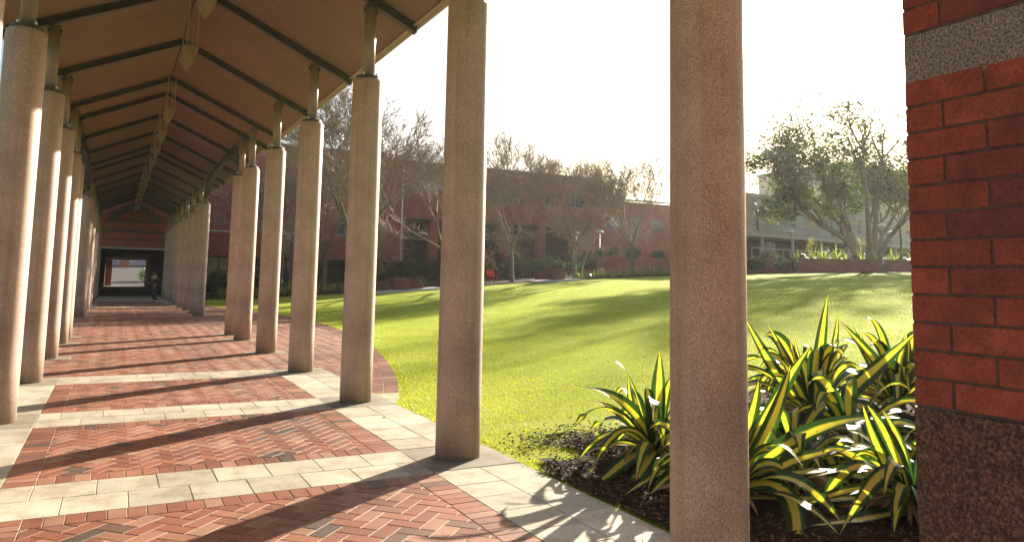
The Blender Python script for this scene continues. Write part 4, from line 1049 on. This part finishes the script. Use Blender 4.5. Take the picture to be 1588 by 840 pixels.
# ------------------------------------------------------------------ grass blades
try:
    import numpy as np
except Exception: np=None
def grass():
    rg=np.random.default_rng(4); n=520000
    d=4.3+ (48-4.3)*rg.random(n)**1.35; az=np.radians(-2+68*rg.random(n)); x=d*np.sin(az);y=d*np.cos(az)
    ed=np.array([edge(v) for v in y]); keep=(x>ed-.02)&(rg.random(n)<1.25-d/40)&((y<40)|(x<0))
    from math import log1p
    bx=np.array([inpoly(a+.12*noise.noise(Vector((a*3,b_*3,0))),b_,bed) if (3.3<a<9.7 and b_<7.4) else False for a,b_ in zip(x,y)])
    pn=np.array([noise.noise(Vector((a*.8,b_*.8,5))) for a,b_ in zip(x,y)])
    near=(np.abs(x-4.6)<1.3)&(np.abs(y-6.9)<.8)
    keep&=~bx; keep&=~(near&(pn>-.05)&(rg.random(n)<.85)); keep&= rg.random(n)<(1.0-.5*(pn>.35))
    x=x[keep];y=y[keep];d=d[keep];pn=pn[keep]; m=len(x)
    z=np.array([zg(a,b_) for a,b_ in zip(x,y)])
    h=(.010+.015*rg.random(m))*(1+.5*(x<ed[keep]+.15)); w=.0028*(d/5)**.95*(.7+.6*rg.random(m)); t=rg.random(m)*2*PI
    lx=h*.8*(rg.random(m)-.5)*2;ly=h*.8*(rg.random(m)-.5)*2
    v=np.zeros((m,3,3)); v[:,0,0]=x-np.cos(t)*w;v[:,0,1]=y-np.sin(t)*w;v[:,1,0]=x+np.cos(t)*w;v[:,1,1]=y+np.sin(t)*w;v[:,2,0]=x+lx;v[:,2,1]=y+ly
    v[:,0,2]=z-.002;v[:,1,2]=z-.002;v[:,2,2]=z+h
    me=bpy.data.meshes.new('grass'); me.vertices.add(3*m); me.vertices.foreach_set('co',v.ravel()); me.loops.add(3*m); me.loops.foreach_set('vertex_index',np.arange(3*m,dtype=np.int32))
    me.polygons.add(m); me.polygons.foreach_set('loop_start',np.arange(0,3*m,3,dtype=np.int32)); me.update(calc_edges=True)
    a=me.attributes.new('rnd','FLOAT','FACE'); a.data.foreach_set('value',np.clip(rg.random(m)*.6+pn*.45+.3,0,1).astype(np.float32))
    me.materials.append(M['blade']); o=bpy.data.objects.new('grass',me); COL.objects.link(o); tag(o,'short mown grass blades covering the near part of the sunlit lawn','grass',kind='stuff')
if np is not None: grass()
m=MB(); rg=random.Random(31)
for i in range(700):
    d=rg.uniform(5,34)**1.0;az=R(rg.uniform(4,58));x=d*math.sin(az);y=d*math.cos(az)
    if x<edge(y)+.05 or inpoly(x,y,bed) or y>41: continue
    L=rg.uniform(.012,.03);q=rg.uniform(0,6.28);z=zg(x,y)+.016;c_=math.cos(q)*L;s_=math.sin(q)*L
    m.face([(x-c_,y-s_,z),(x+s_*.5,y-c_*.5,z+.008),(x+c_,y+s_,z+rg.uniform(0,.02)),(x-s_*.5,y+c_*.5,z+.004)],rg.random())
tag(m.build('lawn_litter',M['dead']),'scattered tiny dry leaves on the mown lawn','leaf litter',kind='stuff')
m=MB(); c0=(4.35,6.55); vs=[(c0[0],c0[1],zg(*c0)+.012)]
for k in range(40):
    a=2*PI*k/40; rr=(.30+.2*noise.noise(Vector((math.cos(a)*2,math.sin(a)*2,3)))+.16*noise.noise(Vector((math.cos(a)*7,math.sin(a)*7,3))))
    x=c0[0]+math.cos(a)*rr*1.5-math.sin(a)*rr*.25;y=c0[1]+math.sin(a)*rr*.75-math.cos(a)*.3*rr; vs.append((max(x,3.375),y,zg(x,y)+.004))
m.idx(vs,[(0,k+1,(k+1)%40+1) for k in range(40)]); tag(m.build('bare_earth',simple('sandy_soil',(.04,.028,.018),(.20,.17,.08),11,.9,.6,50,kind='World',spec=.1),smooth=True),kind='structure')
# fallen leaf on the slabs
m=MB(); m.idx([(0,0,0),(.03,.012,.014),(.055,0,.004),(.03,-.014,.002),(.028,0,.008)],[(0,1,4),(1,2,4),(2,3,4),(3,0,4)]); o=m.build('fallen_leaf',M['dead']); o.location=(2.86,8.55,.006)
tag(o,'small curled dry leaf lying on the pale slabs between two columns','leaf')
# ------------------------------------------------------------------ person walking
def skin_mesh(name,verts,edges,rads,root,mat,parent,lv=2):
    me=bpy.data.meshes.new(name); me.from_pydata(verts,edges,[]); ob=bpy.data.objects.new(name,me); COL.objects.link(ob)
    sk=ob.modifiers.new('s','SKIN'); 
    for i,r in enumerate(rads): me.skin_vertices[0].data[i].radius=r if isinstance(r,tuple) else (r,r)
    for i in range(len(verts)): me.skin_vertices[0].data[i].use_root=(i==root)
    sb_=ob.modifiers.new('b','SUBSURF'); sb_.levels=lv; sb_.render_levels=lv
    dg=bpy.context.evaluated_depsgraph_get(); dg.update(); m2=bpy.data.meshes.new_from_object(ob.evaluated_get(dg)); m2.name=name
    ob.modifiers.clear(); ob.data=m2; m2.materials.clear(); m2.materials.append(mat); m2.polygons.foreach_set('use_smooth',[True]*len(m2.polygons))
    ob.parent=parent; return ob
def person():
    t=thing('person',(1.95,45.2,.003),'person in dark jacket and trousers with backpack, head bowed, walking near the tunnel portal','person')
    t.rotation_euler=(0,0,R(-35)); t.scale=(1,1,1)
    # faces -y locally (towards the viewer) ; z up
    V=[(0,0,.93),(0,-.01,1.08),(0,-.02,1.24),(0,-.04,1.38),(0,-.07,1.45),(0,-.10,1.53),(0,-.13,1.60),      #0-6 pelvis..head
       (.10,0,.90),(.12,-.07,.52),(.12,.02,.10),(.12,-.14,.04),      #7-10 right leg (forward)
       (-.10,0,.90),(-.10,.03,.50),(-.10,.22,.13),(-.10,.14,.04),    #11-14
       (.19,-.04,1.36),(.25,.02,1.10),(.21,-.20,.98),(.19,-.26,.97), #15-18 arm
       (-.19,-.04,1.36),(-.25,.02,1.10),(-.17,-.18,1.05),(-.14,-.24,1.06)]
    E=[(0,1),(1,2),(2,3),(3,4),(4,5),(5,6),(0,7),(7,8),(8,9),(9,10),(0,11),(11,12),(12,13),(13,14),(3,15),(15,16),(16,17),(17,18),(3,19),(19,20),(20,21),(21,22)]
    Rd=[(.15,.11),(.14,.10),(.16,.11),(.15,.09),.055,.085,.095,.09,.06,.042,.04,.09,.06,.042,.04,.06,.045,.033,.03,.06,.045,.033,.03]
    skin_mesh('body',V,E,Rd,0,M['skin'],t)
    # clothing follows the same joints, slightly wider
    J=[0,1,2,3,15,16,17,19,20,21]; 
    Vj=[V[i] for i in J]; Ej=[(0,1),(1,2),(2,3),(3,4),(4,5),(5,6),(3,7),(7,8),(8,9)]
    Vj[0]=(0,0,.98)
    skin_mesh('jacket',Vj,Ej,[(.19,.14),(.18,.135),(.19,.14),(.16,.115),.082,.066,.055,.082,.066,.055],0,M['cloth_dark'],t)
    J=[0,7,8,9,11,12,13]; skin_mesh('trousers',[(0,0,.92)]+[V[i] for i in J[1:]],[(0,1),(1,2),(2,3),(0,4),(4,5),(5,6)],[(.165,.125),.11,.082,.066,.11,.082,.066],0,M['cloth_navy'],t)
    m=MB(); m.lathe([(.165,.80),(.185,.86),(.18,.92),(.16,.95)],20); ob=m.build('shirt_hem',M['cloth_white'],None,True); ob.parent=t; ob.scale=(1,.8,1)
    m=MB(); 
    for k in range(7): pass
    m.lathe([(.0,.0),(.07,.01),(.10,.05),(.108,.10),(.09,.15),(.05,.18),(0,.19)],16,cap=False); ob=m.build('hair',M['hair'],None,True); ob.parent=t; ob.location=(0,-.095,1.515); ob.rotation_euler=(R(25),0,0)
    for (x,y,z) in ((.12,-.12,.045),(-.10,.16,.05)):
        m=MB(); m.box(-.05,.05,-.17,.1,-.045,.045); ob=m.build('shoe',M['steel'],None,bevel=.03); ob.parent=t; ob.location=(x,y,z)
    m=MB(); m.box(-.15,.15,.13,.30,1.0,1.42); ob=m.build('backpack',M['bag'],None,bevel=.05); ob.parent=t
    for (x,y,z,s_) in ((.19,-.28,.955,1),(-.14,-.265,1.05,-1)):   # hands
        hv=[(0,0,0),(0,-.04,-.01)];he=[(0,1)];hr=[(.03,.018),(.036,.016)]
        for k in range(4):
            dx=-.027+.018*k; i0=len(hv); L_=(.034,.04,.038,.03)[k]
            hv+=[(dx,-.07,-.015),(dx,-.07-L_*.7,-.035),(dx*.9,-.065-L_*.8,-.06)];he+=[(1,i0),(i0,i0+1),(i0+1,i0+2)];hr+=[.009,.0085,.0075]
        i0=len(hv);hv+=[(-s_*.04,-.03,-.01),(-s_*.05,-.06,-.025)];he+=[(0,i0),(i0,i0+1)];hr+=[.011,.009]
        ho=skin_mesh('hand',hv,he,hr,0,M['skin'],t,1); ho.location=(x,y,z)
person()
# ------------------------------------------------------------------ added air volume imitating the lens veil around the sun
hm=bpy.data.materials.new('lens_veil_air'); hm.use_nodes=True; hn=hm.node_tree.nodes; hl=hm.node_tree.links
hn.remove(hn['Principled BSDF']); pv=hn.new('ShaderNodeVolumePrincipled'); pv.inputs['Color'].default_value=(.95,.95,.95,1); pv.inputs['Density'].default_value=.00028; pv.inputs['Anisotropy'].default_value=.55
hl.new(pv.outputs[0],hn['Material Output'].inputs['Volume'])
m=MB(); m.box(-1000,1300,-800,1600,-1.6,26); tag(m.build('lens_veil_volume',hm),kind='stuff')
# ------------------------------------------------------------------ light, sky, camera
EL,AZ=R(18),R(56.5)
w=bpy.data.worlds.new('World'); S.world=w; w.use_nodes=True; n=w.node_tree.nodes;l=w.node_tree.links
sky=n.new('ShaderNodeTexSky'); sky.sky_type='NISHITA'; sky.sun_disc=False; sky.sun_elevation=EL; sky.sun_rotation=AZ; sky.air_density=1.0; sky.dust_density=3.0; sky.ozone_density=1.0
bg=n['Background']; l.new(sky.outputs[0],bg.inputs[0]); bg.inputs[1].default_value=.055
sd=bpy.data.lights.new('sun','SUN'); sd.energy=5; sd.angle=R(.7); sd.color=(1,.89,.73); so=bpy.data.objects.new('sun',sd); COL.objects.link(so)
dv=Vector((math.sin(AZ)*math.cos(EL),math.cos(AZ)*math.cos(EL),math.sin(EL))); so.rotation_euler=dv.to_track_quat('Z','Y').to_euler(); so.location=(30,20,20)
f,yaw,pit,rol,cyp=1151.5555,.4872,.0995,-.0199,317.9
Fc=Vector((math.sin(yaw)*math.cos(pit),math.cos(yaw)*math.cos(pit),math.sin(pit))); Rc=Vector((math.cos(yaw),-math.sin(yaw),0)); Uc=Rc.cross(Fc)
c_,s_=math.cos(rol),math.sin(rol); R2=Rc*c_-Uc*s_; U2=Rc*s_+Uc*c_
cam=bpy.data.cameras.new('camera'); co_=bpy.data.objects.new('camera',cam); COL.objects.link(co_)
Mt=Matrix((R2,U2,-Fc)).transposed().to_4x4(); Mt.translation=(0,0,1.65); co_.matrix_world=Mt
cam.sensor_width=36; cam.lens=f/1588*36; cam.shift_y=(cyp-420)/1588; cam.clip_end=4000; cam.clip_start=.05
S.camera=co_
S.view_settings.view_transform='Standard'; S.view_settings.look='None'; S.view_settings.exposure=1.85; S.view_settings.gamma=1
S.render.engine='CYCLES'; S.render.resolution_x=1024; S.render.resolution_y=541
